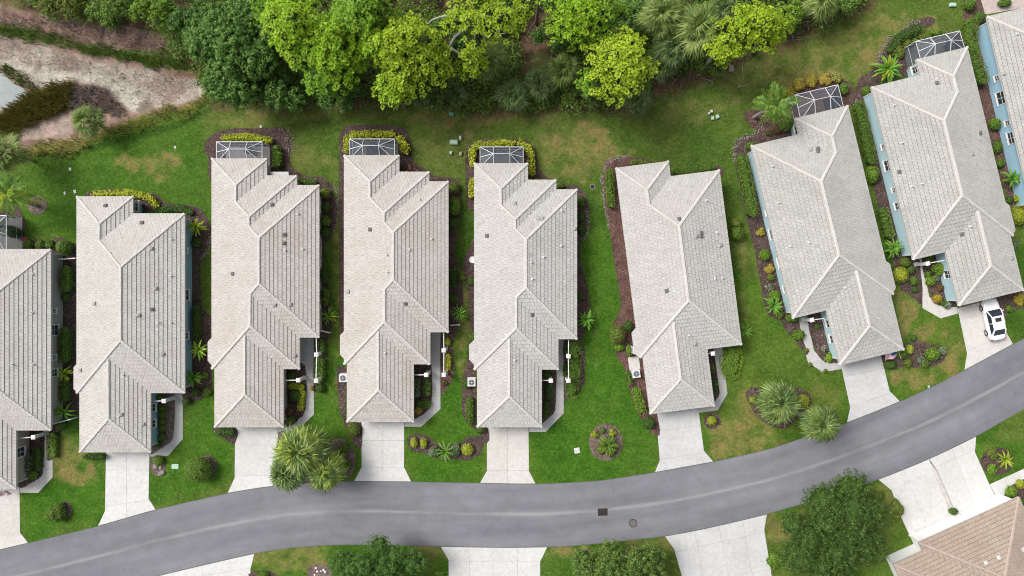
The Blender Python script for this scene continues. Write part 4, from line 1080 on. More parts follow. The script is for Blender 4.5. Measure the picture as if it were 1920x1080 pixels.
        m.add([(*p.xy, -.02) for p in q]+[(*p.xy, .07) for p in q], [(4,7,6,5),(0,1,5,4),(1,2,6,5),(2,3,7,6),(3,0,4,7)])
        fl = m.build('patio_slab', MT[floor], s.root)
        if area([tuple(c.xy) for c in C]) > 0: fl.data.flip_normals()
        return scr

HS = {}
HS[0] = House('house', 'house with taupe walls and white roof tiles cut off by the photo edge', [(-108,467),(96,467),(96,807),(31,807),(31,917),(-108,917)], 0, 'wall_taupe', 'tile_warm', 'cap_pale')
HS[1] = House('house', 'house with dark teal walls and a row of round shrubs at its entry', [(144,368),(250,368),(250,400),(347,400),(347,737),(283,737),(283,848),(144,848)], 0, 'wall_teal', 'tile_warm', 'cap_pale', bay=((143,682),(143,736),.42))
HS[2] = House('house', 'house with a pale-floored screen cage and three palms by its driveway', [(397,297),(501,297),(501,329),(557,329),(557,347),(599,347),(599,633),(562,633),(562,692),(532,692),(532,801),(397,801)], 0, 'wall_grey', 'tile_pink', 'cap_pale', bay=((397,633),(397,685),.52))
HS[3] = House('house', 'house with a dark mat inside its screen cage', [(645,291),(749,291),(749,322),(805,322),(805,340),(841,340),(841,623),(807,623),(807,683),(776,683),(776,791),(645,791)], 0, 'wall_grey', 'tile_pink', 'cap_pale', bay=((645,621),(645,673),.48))
HS[4] = House('house', 'house with a bare grey-floored screen cage beside the open lawn', [(889,306),(990,306),(990,337),(1043,337),(1043,355),(1082,355),(1082,636),(1047,636),(1047,693),(1016,693),(1016,801),(889,801)], 0, 'wall_grey', 'tile_grey', 'cap_pale', bay=((889,637),(889,684),.56))
HS[5] = House('house', 'slightly tilted house with no screen cage and an air conditioner on a pad', [(1153,315),(1253,302),(1258,330),(1349,319),(1391,646),(1326,655),(1340,761),(1214,777)], 7.3, 'wall_grey', 'tile_grey', 'cap_pale', bay=((1191,615),(1201,671),.50))
HS[6] = House('house', 'pale blue house with a flag at its garage', [(1408,275),(1496,250),(1491,222),(1592,197),(1698,655),(1573,685),(1550,582),(1486,597)], 13.6, 'wall_blue', 'tile_cool', 'cap_pale', bay=((1662,488),(1675,549),.5))
HS[7] = House('house', 'pale blue house with the white car parked at its garage', [(1633,163),(1724,141),(1717,112),(1816,87),(1922,543),(1797,575),(1773,473),(1711,487)], 13.7, 'wall_blue', 'tile_cool', 'cap_pale', bay=((1887,378),(1901,440),.5))
HS[8] = House('house', 'bright sky blue walled house cut by the photo edge', [(1850,31),(2046,-15),(2130,345),(1934,391)], 13.2, 'wall_sky', 'tile_cool', 'cap_pale', garage=False)
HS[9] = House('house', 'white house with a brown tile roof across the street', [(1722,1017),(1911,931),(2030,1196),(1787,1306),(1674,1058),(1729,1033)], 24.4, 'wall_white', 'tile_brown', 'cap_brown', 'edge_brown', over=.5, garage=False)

VENTS = {
 0: ([], [], [(61,514),(61,586),(24,683),(63,683)]),
 1: ([(198,386),(266,418),(285,580)], [(178,569),(284,466),(292,541),(260,591),(305,664),(227,777),(268,795),(151,694)], [(322,449),(321,518),(297,605),(321,605),(232,703)]),
 2: ([(437,513),(533,440),(532,456),(510,384)], [(544,571),(515,571),(552,667)], [(559,401),(568,467),(535,470)]),
 3: ([(694,430),(760,569)], [(653,547)], [(787,374),(809,448),(768,468),(725,478),(726,510),(722,662)]),
 4: ([(913,442),(997,590)], [(965,382),(1010,410),(1016,410),(1078,429)], [(1053,395),(1052,461),(1019,482),(996,492),(998,523),(965,675)]),
 5: ([(1273,411),(1314,437),(1314,443),(1250,545)], [(1350,460),(1305,443),(1303,645)], [(1324,376),(1344,436),(1340,523),(1354,521),(1292,628)]),
 6: ([(1533,279),(1533,284)], [(1519,281)], [(1448,312),(1459,380),(1583,540),(1480,462),(1516,455)]),
 7: ([(1756,156),(1686,322),(1837,250),(1803,439)], [(1822,289),(1896,484)], [(1675,198),(1690,268),(1727,345),(1709,350),(1818,425)]),
 8: ([], [(1882,138)], [(1905,65),(1920,126)]),
}
for k, (a, b, c) in VENTS.items():
    for p in a: HS[k].vent(*p, 'dark')
    for p in b: HS[k].vent(*p, 'pale')
    for p in c: HS[k].vent(*p, 'pipe')
for p in ((1848,1055),(1872,1045),(1917,1030)): HS[9].vent(*p, 'white')
for (x, y, w, h_) in ((100,583,.5,.5),(103,619,1.1,1.25),(100,670,.5,.5),(103,699,.75,.9)): HS[0].window(x, y, w, h_)
for (x, y, w, h_) in ((352,553,1.1,1.25),(352,630,.7,.9),(354,470,.5,.5)): HS[1].window(x, y, w, h_)
for (x, y, w, h_) in ((1437,400,.5,.5),(1458,495,1.0,.5),(1444,440,1.1,1.2),(1468,545,.7,.9)): HS[6].window(x, y, w, h_)
for (x, y, w, h_) in ((1656,276,.5,.5),(1661,311,1.1,1.2),(1675,357,.5,.5),(1677,388,.7,.9)): HS[7].window(x, y, w, h_)
for (x, y, w, h_) in ((1873,146,.5,.55),(1879,183,1.3,1.25),(1893,230,.5,.55),(1895,259,1.2,.8)): HS[8].window(x, y, w, h_)
HS[0].window(38,848,1.0,1.3); HS[1].window(291,765,.8,1.2); HS[1].window(291,795,.8,1.2); HS[6].window(1552,608,.8,1.2); HS[6].window(1559,637,.8,1.2); HS[7].window(1776,515,.8,1.2)
HS[7].window(1712,131,.8,1.0); HS[6].window(1490,245,.8,1.0); HS[1].window(258,386,1.1,1.1); HS[0].window(14,462,1.3,1.2); HS[2].window(505,315,.8,1.0)
for k in (2, 3, 4, 5):
    h = HS[k]; x0 = min(p[0] for p in h.poly); x1 = max(p[0] for p in h.poly)
    for fy in (.2, .45, .62):
        for xx in (x0+.5, x1-.5):
            pw = Vector((xx, max(p[1] for p in h.poly)*(1-fy*2), 0)); p, t = h.near_edge(pw.xy); wx = h.cx+h.ca*p.x-h.sa*p.y; wy = h.cy+h.sa*p.x+h.ca*p.y
            kk = FPX/(CAM_H-1.55); h.window(960+wx*kk, 540-wy*kk, 1.0, 1.2)
HS[2].column(593,665,[(593,633),(592.5,714)]); HS[2].column(592.5,714,[]); HS[2].column(559,713,[(531,713)])
HS[3].column(832,657,[(832,624),(832,703)]); HS[3].column(832,703,[]); HS[3].column(799,703,[(775,703)])
HS[4].column(1066,668,[(1066,637),(1066,714)]); HS[4].column(1066,714,[]); HS[4].column(1033,714,[(1015,713)])
HS[5].column(1337,663,[(1326,663)]); HS[1].column(307,752,[(283,752)]); HS[0].column(62,820,[(30,822)])
HS[6].column(1523,600,[(1545,597)]); HS[7].column(1740,494,[(1770,488)])
HS[2].screen((406,266),(491.5,266),(491.5,298),(406,298),((429,279.5),(460,279.5)), 'concrete')
HS[3].screen((655,260.6),(740,260.6),(740,292),(655,292),((679.5,273),(710,273)), 'patio_dark')
HS[4].screen((900,275.5),(981,275.5),(981,307),(900,307),((925,288.3),(956,288.3)), 'patio_dark')
HS[6].screen((1491,178),(1571,159),(1581,199),(1500,219),((1527,187.5),(1556.5,181)), 'brown_paver')
HS[7].screen((1717,77.5),(1799,58),(1808,88),(1725,108),((1753.5,82.5),(1783,75.5)), 'patio_dark')
HS[0].screen((-66,404),(12,404),(12,468),(-66,468),((-40,430),(-14,430)))
def lounge(house, px, py, kind, label):
    p = house.local(px, py, .07); wx = house.cx+house.ca*p.x-house.sa*p.y; wy = house.cy+house.sa*p.x+house.ca*p.y
    if kind == 'mat':
        t = empty('patio_rug', (wx, wy, .072), house.ang); tag(t, label, 'rug'); m = MB(); m.box(-1.05,1.05,-.6,.6,0,.015); m.build('rug', MT['dark_grey'], t)
        m = MB()
        for x0, x1, y0, y1 in ((-1.05,1.05,-.6,-.5),(-1.05,1.05,.5,.6),(-1.05,-.95,-.499,.499),(.95,1.05,-.499,.499)): m.box(x0,x1,y0,y1,.0155,.02)
        m.build('border', MT['black'], t)
    elif kind == 'table':
        t = empty('patio_table', (wx, wy, .07), house.ang); tag(t, label, 'table'); m = MB(); m.cyl((0,0), .5, .70, .74, 20); m.build('table_top', MT['dark_grey'], t)
        for k in range(4):
            a = math.pi/4+k*math.pi/2; m = MB(); m.tube([(math.cos(a)*.4,math.sin(a)*.4,0),(math.cos(a)*.3,math.sin(a)*.3,.70)],[.025,.025],6); m.build('leg', MT['black'], t)
    else:
        t = empty('patio_chair', (wx, wy, .07), house.ang+random.uniform(-.5,.5)); tag(t, label, 'chair')
        m = MB(); m.box(-.28,.28,-.28,.28,.38,.46); m.build('seat', MT['dark_grey'], t); m = MB(); m.box(-.28,.28,.26,.33,.46,.95); m.build('backrest', MT['dark_grey'], t)
        for sx in (-.25,.25):
            for sy in (-.25,.25): m = MB(); m.box(sx-.025,sx+.025,sy-.025,sy+.025,0,.379); m.build('leg', MT['black'], t)
lounge(HS[3], 705, 284, 'mat', 'black rug lying on the cage floor of the dark-mat cage house')
lounge(HS[3], 707, 279, 'chair', 'dark patio chair standing on the black rug in the screen cage')
lounge(HS[7], 1772, 92, 'table', 'round dark table inside the screen cage of the car house')
lounge(HS[7], 1787, 86, 'chair', 'dark patio chair inside the screen cage of the car house')
lounge(HS[6], 1562, 193, 'mat', 'dark rug inside the screen cage with the brown paved floor')
lounge(HS[2], 470, 283, 'table', 'dark round table inside the pale-floored screen cage')
lounge(HS[4], 963, 296, 'chair', 'lone dark chair inside the bare grey-floored screen cage')
# flat white roof over the rear step of the pale-floored cage house
t = HS[2]; a = t.local(507,322,2.2); m = MB(); b = t.local(541,330,2.2); m.box(a.x,b.x,b.y,a.y,2.1,2.2); o = m.build('rear_canopy', MT['concrete_grey'], t.root)
# garage front of the brown roofed house
h9 = HS[9]; ytop = max(p[1] for p in h9.poly); xs9 = [p[0] for p in h9.poly if abs(p[1]-ytop) < .05]; xa, xb = min(xs9)+.5, max(xs9)-.5; yw = ytop-.5
for x0 in (xa-.12, xb-.5, (xa+xb)/2-.3):
    m = MB(); m.box(x0,x0+.62,yw+.003,yw+.16,0,2.55); m.build('pilaster', MT['wall_white'], h9.root)
for x0, x1 in ((xa+.7,(xa+xb)/2-.5),((xa+xb)/2+.5,xb-.7)):
    m = MB(); m.box(x0,x1,yw+.003,yw+.04,.02,2.3); d9 = m.build('garage_door', MT['wall_white'], h9.root)
    for k in range(4): m = MB(); m.box(x0+.03,x1-.03,yw+.042,yw+.05,.04+k*.565,.59+k*.565); m.build('door_panel', MT['wall_white'], d9)
    m = MB(); m.box(x0,x1,yw+.055,yw+.36,0,.05); m.build('door_shade_strip', MT['concrete_grey'], h9.root)  # grey strip painting in the shaded line at the foot of the doors

# slim white rails between houses
def rail(a, b, z, label):
    A, B = P3(*a, z), P3(*b, z); t = empty('rail_fence', ((A.x+B.x)/2, (A.y+B.y)/2, 0)); tag(t, label, 'fence'); c = Vector((t.location.x, t.location.y, 0))
    m = MB(); m.bar(A-c, B-c, .10, .12); m.build('top_rail', MT['white_paint'], t); m = MB(); l = Vector((0,0,z*.55)); m.bar(A-c-l, B-c-l, .05, .1); m.build('lower_rail', MT['white_paint'], t)
    for p in (A.lerp(B,.03), A.lerp(B,.97)): m = MB(); q = p-c; m.box(q.x-.06,q.x+.06,q.y-.06,q.y+.06,0,z-.062); m.build('post', MT['white_paint'], t)
rail((110,486),(141,484),1.2,'slim white rail at the rear corner of the taupe house')
rail((110,792),(133,786),1.3,'slim white rail by the front corner of the taupe house')
rail((845,610),(862,609),1.0,'short white rail beside the spiky plant of the dark-mat cage house')
rail((601,620),(617,624),1.0,'short white rail beside the spiky plant of the pale-floored cage house')
# ------------------------------------------------------------------ plants
def ellipsoid(m, c, r, n=10, k=6, mi=0, jit=0.08, rr=random):
    b = len(m.V)
    for i in range(k+1):
        ph = math.pi*i/k
        for j in range(n):
            a = 2*math.pi*j/n; q = 1+rr.uniform(-jit, jit)
            m.V.append((c[0]+r[0]*q*math.sin(ph)*math.cos(a), c[1]+r[1]*q*math.sin(ph)*math.sin(a), c[2]+r[2]*q*math.cos(ph)))
    for i in range(k):
        for j in range(n):
            m.F.append([b+i*n+j, b+(i+1)*n+j, b+(i+1)*n+(j+1)%n, b+i*n+(j+1)%n]); m.M.append(mi)

def merge(parts):
    """parts: list of (V, F4, material index) -> one mesh data"""
    Vs, Fs, Ms, b = [], [], [], 0
    for V, F, mi in parts:
        V = np.asarray(V, float).reshape(-1, 3); F = np.asarray(F).reshape(-1, 4)
        Vs.append(V); Fs.append(F+b); Ms.append(np.full(len(F), mi)); b += len(V)
    return np.concatenate(Vs), np.concatenate(Fs), np.concatenate(Ms).astype(np.int32)
def leaf_mesh(name, parts, mats):
    V, F, M = merge(parts); me = arr_mesh(name, V, F)
    for mt in mats: me.materials.append(mt)
    me.polygons.foreach_set('material_index', M); return me
def dirs(n, r, lo=-0.2):
    """random directions with z above lo"""
    z = r.uniform(lo, 1, n); a = r.uniform(0, 2*math.pi, n); s_ = np.sqrt(np.maximum(0, 1-z*z)); return np.stack([s_*np.cos(a), s_*np.sin(a), z], 1)
def core_of(c, rad, seed=0):
    m = MB(); ellipsoid(m, c, rad, 10, 6, 0, .1, random.Random(seed)); return np.array(m.V), np.array(m.F)

def shrub(px, py, rp, label, leaf='hedge', h=None, group=None, lumps=0, size=.17, name='shrub', ry=None, dens=1.0, gap=0.0):
    """rounded bush: leaf shell over a dark twiggy heart. rp radius in px"""
    r = np.random.default_rng(int(px*13+py*7)); rad = rp*M2; rad_y = (ry or rp)*M2; hh = h or max(.7, min(1.6, rad*1.25))
    x, y = P(px, py, hh*.55); parts = []; zc = hh*.45
    leaf = 'ygreen' if leaf == 'yellow' else leaf
    core = 'core_y' if leaf in ('ygreen', 'orange', 'strap_y') else 'core_g' if leaf in ('hedge', 'lime', 'olive') else 'core'
    cs = [((0,0,zc), (rad*.86, rad_y*.86, hh*.52))]
    if lumps:
        cs = []
        for k in range(lumps):
            a = 2*math.pi*k/lumps+r.uniform(-.4,.4); q = r.uniform(.35,.62); s_ = r.uniform(.42,.6)
            cs.append(((math.cos(a)*rad*q, math.sin(a)*rad_y*q, zc*r.uniform(.75,1.15)), (rad*s_, rad_y*s_, hh*.45)))
        cs.append(((0,0,zc*1.15), (rad*.5, rad_y*.5, hh*.5)))
    for i, (c, e) in enumerate(cs):
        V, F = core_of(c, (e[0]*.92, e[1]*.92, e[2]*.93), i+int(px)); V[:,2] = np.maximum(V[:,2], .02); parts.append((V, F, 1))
        A = 4*math.pi*((e[0]*e[1])**.8+(e[0]*e[2])**.8+(e[1]*e[2])**.8)/3*.62
        n = int(min(2600, A*dens*3.0/(size*size))); d = dirs(n, r, -.45)
        C = np.array(c)+d*np.array(e)*(1.0+r.normal(0,.055,(n,1))); C = C[C[:,2] > .04]; d = d[:len(C)] if len(C) == n else (C-np.array(c))/np.array(e)
        Nn = d*.9+r.normal(0,.42,(len(C),3))+np.array([0,0,.35])
        V, F = quads_at(C, Nn, r.uniform(.7,1.35,len(C))*size, r.uniform(.45,.75,len(C))*size, r); parts.append((V, F, 0))
    o = link(name, leaf_mesh(name, parts, [LF[leaf], MT[core]]), None, None, (x, y, 0)); tag(o, label, 'shrub', group); return o

def hedge(path, wpx, label, leaf='hedge', h=1.1, size=.14, lump=.10, group=None, name='hedge', dens=1.0):
    """clipped hedge following a px path (at its top)"""
    r = np.random.default_rng(int(path[0][0]*11+path[0][1]*3)); pw = [np.array(P(*p, h*.8)) for p in path]; w = wpx*M2/2
    c0 = np.mean(pw, 0); parts = []; pw = [p-c0 for p in pw]
    m = MB()
    for a, b in zip(pw, pw[1:]):
        L = np.linalg.norm(b-a); k = max(2, int(L/(w*.8)))
        for i in range(k+1):
            p = a+(b-a)*i/k; ellipsoid(m, (p[0], p[1], h*.42), (w*.82, w*.82, h*.50), 8, 5, 0, .1, random.Random(i))
    V = np.array(m.V); V[:,2] = np.clip(V[:,2], .02, h*.84); parts.append((V, np.array(m.F), 1))
    for a, b in zip(pw, pw[1:]):
        L = np.linalg.norm(b-a); t = (b-a)/L; nn = np.array([-t[1], t[0]]); ext = w*.85
        per = 2*w+1.6*h; n = int(min(13000, (L+2*ext)*per*dens*3.2/(size*size)*.62))
        s_ = r.uniform(-ext, L+ext, n); q = r.uniform(0, per, n)
        off = np.where(q < .8*h, -w, np.where(q < .8*h+2*w, q-.8*h-w, w)); z = np.where(q < .8*h, h*.2+q, np.where(q < .8*h+2*w, h, h-(q-.8*h-2*w)))
        over = np.maximum(0, np.maximum(-s_, s_-L)); keep = (over*over+off*off) < (w*1.0)**2+1e-4; keep |= over < .02
        edge = np.abs(off)/w; z = np.where(z > h*.98, h*(1-.10*edge**4), z)
        nx_ = np.where(q < .8*h, -1., np.where(q < .8*h+2*w, 0., 1.)); nz = np.where(np.abs(nx_) > .5, .25, 1.)
        bulge = 1+lump*np.sin(s_*3.1+r.uniform(0,6))*np.sin(s_*1.3+1)
        C = np.stack([a[0]+t[0]*s_+nn[0]*off*bulge, a[1]+t[1]*s_+nn[1]*off*bulge, z], 1)+r.normal(0,.035,(n,3))
        Nn = np.stack([nn[0]*nx_, nn[1]*nx_, nz], 1)+r.normal(0,.42,(n,3)); C, Nn = C[keep], Nn[keep]
        V, F = quads_at(C, Nn, r.uniform(.7,1.35,len(C))*size, r.uniform(.45,.75,len(C))*size, r); parts.append((V, F, 0))
    core = 'core_y' if leaf in ('yellow', 'orange') else 'core_g' if leaf in ('hedge', 'lime', 'olive') else 'core'
    o = link(name, leaf_mesh(name, parts, [LF[leaf], MT[core]]), None, None, (c0[0], c0[1], 0)); tag(o, label, 'hedge', group); return o

# ---- big single leaves and fronds, shared mesh data
def frond_mesh(name, droop, nl, width, seed):
    """feather frond of unit length along +X"""
    r = random.Random(seed); V = []; F = []
    def sp(t): return (t*(1-.08*t*t), 0, .34*t-droop*t*t)
    k = 5
    for i in range(k+1):
        t = i/k; x, y, z = sp(t); w = .018*(1-.8*t)+.002; V += [(x,-w,z),(x,w,z)]
    for i in range(k): F.append((2*i, 2*i+2, 2*i+3, 2*i+1))
    for i in range(nl):
        t = .10+.9*(i+.5)/nl; x, y, z = sp(t); ln = width*math.sin(math.pi*min(1, .14+.86*t))**.6*(1.0 if t < .8 else 1.2-t*.35)
        for sg in (-1, 1):
            l_ = ln*r.uniform(.85,1.1); fx = l_*r.uniform(.45,.75); dz = -l_*r.uniform(.15,.5); b = len(V); w = .5/nl+.006
            V += [(x-w,sg*.01,z),(x+fx*.45,sg*l_*.55,z+dz*.25+.01),(x+fx,sg*l_,z+dz),(x+fx*.45+w*1.6,sg*l_*.5,z+dz*.25)]
            F.append((b,b+1,b+2,b+3) if sg < 0 else (b,b+3,b+2,b+1))
    me = bpy.data.meshes.new(name); me.from_pydata(V, [], F); return me
def strap_mesh(name, droop, w, seed):
    V = []; F = []; k = 5
    for i in range(k+1):
        t = i/k; x = t*(1-.1*t*t); z = .55*t-droop*t*t; ww = w*(math.sin(math.pi*min(1,.12+.88*t))**.7)*.5 if i < k else .004
        V += [(x,-ww,z+ww*.35),(x,0,z),(x,ww,z+ww*.35)]
    for i in range(k):
        for j in (0, 1): F.append((3*i+j, 3*i+3+j, 3*i+4+j, 3*i+1+j))
    me = bpy.data.meshes.new(name); me.from_pydata(V, [], F); return me
def fan_mesh(name, seed, stalk=.45):
    """fan leaf: stalk then ~14 folded fingers, unit overall length"""
    r = random.Random(seed); V = [(0,-.012,0),(0,.012,0),(stalk,.010,.22),(stalk,-.010,.22)]; F = [(0,3,2,1)]; n = 19
    for i in range(n):
        a = (i/(n-1)-.5)*R(215)+r.uniform(-.04,.04); L = (1-stalk)*(1-.28*abs(i/(n-1)-.5)*2)*r.uniform(.75,1.15); w = .030; ca, sa = math.cos(a), math.sin(a); b = len(V); dz = -.45*L*r.uniform(.2,1.5)
        V += [(stalk,0,.22),(stalk+ca*L*.5-sa*w,sa*L*.5+ca*w,.24),(stalk+ca*L,sa*L,.22+dz),(stalk+ca*L*.5+sa*w,sa*L*.5-ca*w,.24)]; F.append((b,b+3,b+2,b+1))
    me = bpy.data.meshes.new(name); me.from_pydata(V, [], F); return me
_fr = {}
def shared(kind, leaf):
    key = (kind, leaf)
    if key not in _fr:
        if kind == 'feather': L = [frond_mesh('frond', d, 15, .24, k) for k, d in enumerate((.5,.7,.95))]
        elif kind == 'date': L = [frond_mesh('frond', d, 20, .062, 9+k) for k, d in enumerate((.28,.5,.8))]
        elif kind == 'fan': L = [fan_mesh('fan_leaf', k) for k in range(3)]
        elif kind == 'strap': L = [strap_mesh('leaf', d, w, k) for k, (d, w) in enumerate(((.45,.20),(.75,.17),(1.0,.19)))]
        else: L = [strap_mesh('leaf', d, w, k) for k, (d, w) in enumerate(((.45,.10),(.7,.09),(.9,.11)))]
        for me in L: me.materials.append(LF[leaf])
        _fr[key] = L
    return _fr[key]
def rosette(root, kind, leaf, n, L, z, r, el=(-.1, 1.1), name=None, two=None):
    for k in range(n):
        lf = leaf if not two or r.random() > .35 else two
        me = r.choice(shared(kind, lf)); f = (k+.5)/n
        o = bpy.data.objects.new(name or me.name.split('.')[0], me); COL.objects.link(o); o.parent = root
        pitch = el[0]+(el[1]-el[0])*f**1.3+r.uniform(-.12,.12); az = k*2.39996+r.uniform(-.25,.25); s_ = L*r.uniform(.86,1.08)*(1-.22*f)
        o.rotation_euler = (r.uniform(-.2,.2), -pitch, az); o.location = (math.cos(az)*.06*L*.5, math.sin(az)*.06*L*.5, z+.05*f*L); o.scale = (s_, s_, s_)
def spiky(px, py, rp, label, leaf='strap', n=18, kind='strap', group=None, h=.5, two=None, name='spiky_plant', cat='plant', el=(0.0, 1.15)):
    r = random.Random(int(px*3+py*5)); x, y = P(px, py, h+.4); t = empty(name, (x, y, 0)); tag(t, label, cat, group)
    m = MB(); m.tube([(0,0,-.02),(0.02,0,h)], [.10,.07], 7); m.build('stem', MT['palm_trunk'], t)
    rosette(t, kind, leaf, n, rp*M2*1.12, h, r, el, None, two); return t
def palm(px, py, rp, h, label, kind='feather', leaf='coco', n=18, base=None, el=(-.25, 1.2), two=None, group=None, trunk_r=.16, L=None):
    r = random.Random(int(px*3+py*5)); X, Y = P(px, py, h)
    bx, by = P(*base, 0) if base else (X, Y)
    t = empty('palm_tree', (bx, by, 0)); tag(t, label, 'palm tree', group)
    dx, dy = X-bx, Y-by; m = MB(); k = 10
    m.tube([(dx*(i/k)**1.2, dy*(i/k)**1.2, -.05+(h+.05)*i/k) for i in range(k+1)], [trunk_r*(1.35-.5*i/k)*(1+.10*(i%2)) for i in range(k+1)], 9); m.build('trunk', MT['palm_trunk'], t)
    c = bpy.data.objects.new('crown', None)
    m = MB(); ellipsoid(m, (dx, dy, h+.02), (trunk_r*1.4, trunk_r*1.4, .35), 8, 5); cr = m.build('crown', MT['core'], t)
    bpy.data.objects.remove(c)
    off = bpy.data.objects
    for k in range(n):
        lf = leaf if not two or r.random() > .4 else two
        me = r.choice(shared(kind, lf)); f = (k+.5)/n; o = bpy.data.objects.new('frond', me); COL.objects.link(o); o.parent = cr
        pitch = el[0]+(el[1]-el[0])*f**1.2+r.uniform(-.12,.12); az = k*2.39996+r.uniform(-.25,.25); s_ = (L or rp*M2*1.08)*r.uniform(.86,1.08)*(1-.18*f)
        o.rotation_euler = (r.uniform(-.25,.25), -pitch, az); o.location = (dx+math.cos(az)*.1, dy+math.sin(az)*.1, h+.15*f); o.scale = (s_, s_, s_)
    return t

# ---- broad crowned trees and pines
def limbs(m, top, hub, n, r, rad, ends=None):
    out = []
    for k in range(n):
        a = 2*math.pi*k/n+r.uniform(-.4,.4); e = ends[k] if ends is not None else Vector((math.cos(a)*rad*r.uniform(.5,.85), math.sin(a)*rad*r.uniform(.5,.85), top*r.uniform(.75,.98)))
        s_ = Vector((0,0,hub*r.uniform(.75,1.0))); mid = s_.lerp(e,.5)+Vector((r.uniform(-.3,.3)*rad*.3, r.uniform(-.3,.3)*rad*.3, .12*top))
        m.tube([s_, mid, e], [.14*rad**.4*.9, .08, .03], 6, cap=False); out.append(e)
    return out
def fib(n, lo):
    i = np.arange(n)+.5; z = 1-(1-lo)*i/n; a = i*2.399963; s_ = np.sqrt(np.maximum(0, 1-z*z)); return np.stack([s_*np.cos(a), s_*np.sin(a), z], 1)
def leafy_tree(px, py, rp, h, label, leaf='oak', size=.26, ry=None, nclump=90, per=34, flat=.55, bark='bark', cat='tree', seed=0):
    """px,py,rp: crown centre and radius in the picture at 0.75 of its height"""
    r = np.random.default_rng(int(px*7+py)+seed); k = (CAM_H-h*.75)/FPX; rad = rp*k; rad_y = (ry or rp)*k; x, y = P(px, py, h*.75)
    t = empty('broadleaf_tree', (x, y, 0)); tag(t, label, cat)
    m = MB(); m.tube([(0,0,-.1),(.05,.02,h*.2),(0.02,.06,h*.45)], [.05*h**.9*.55+.06,.04*h**.9*.55+.05,.10], 9); rr = random.Random(int(px)); limbs(m, h*.8, h*.42, 7, rr, rad*.85); m.build('trunk', MT[bark], t)
    # crown: uneven lobes, each covered with bunches of leaves over a shaded heart of twigs
    nl = max(5, int(2.2*(rad*rad_y)**.5)); parts = []
    lobes = []
    for i in range(nl):
        a = i*2.39996+r.uniform(-.3,.3); q = math.sqrt((i+.4)/nl)*r.uniform(.78,.92)
        lobes.append((np.array([math.cos(a)*rad*q*.92, math.sin(a)*rad_y*q*.92, h*(.72-.24*q*q)*r.uniform(.92,1.06)]), r.uniform(.85,1.25)))
    er = .66*(rad*rad_y)**.5/nl**.36; eb = min(h*.28, er*.95)
    for c, g in lobes:
        e = np.array([er*g, er*g, eb*g]); n = max(9, int(2*math.pi*e[0]**2*1.15/.42)); d = fib(n, -.35)+r.normal(0,.10,(n,3)); d /= np.linalg.norm(d, axis=1, keepdims=True)
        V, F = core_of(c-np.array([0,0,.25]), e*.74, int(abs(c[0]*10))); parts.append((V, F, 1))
        cc = c+d*e*r.uniform(.78,1.10,(n,1))
        for q, dd in zip(cc, d):
            if r.random() < .08: continue
            kk = int(per*r.uniform(.6,1.25)); s_ = r.uniform(.30,.52); ld = dirs(kk, r, -.4)
            C = q+ld*np.array([s_, s_, s_*.7])*r.uniform(.5,1,(kk,1)); Nn = ld*.9+dd*.35+r.normal(0,.35,(kk,3))+np.array([0,0,.35])
            V, F = quads_at(C, Nn, r.uniform(.7,1.3,kk)*size, r.uniform(.5,.8,kk)*size, r); parts.append((V, F, 0))
    me = leaf_mesh('crown', parts, [LF[leaf], MT['core']]); link('crown', me, None, t); return t
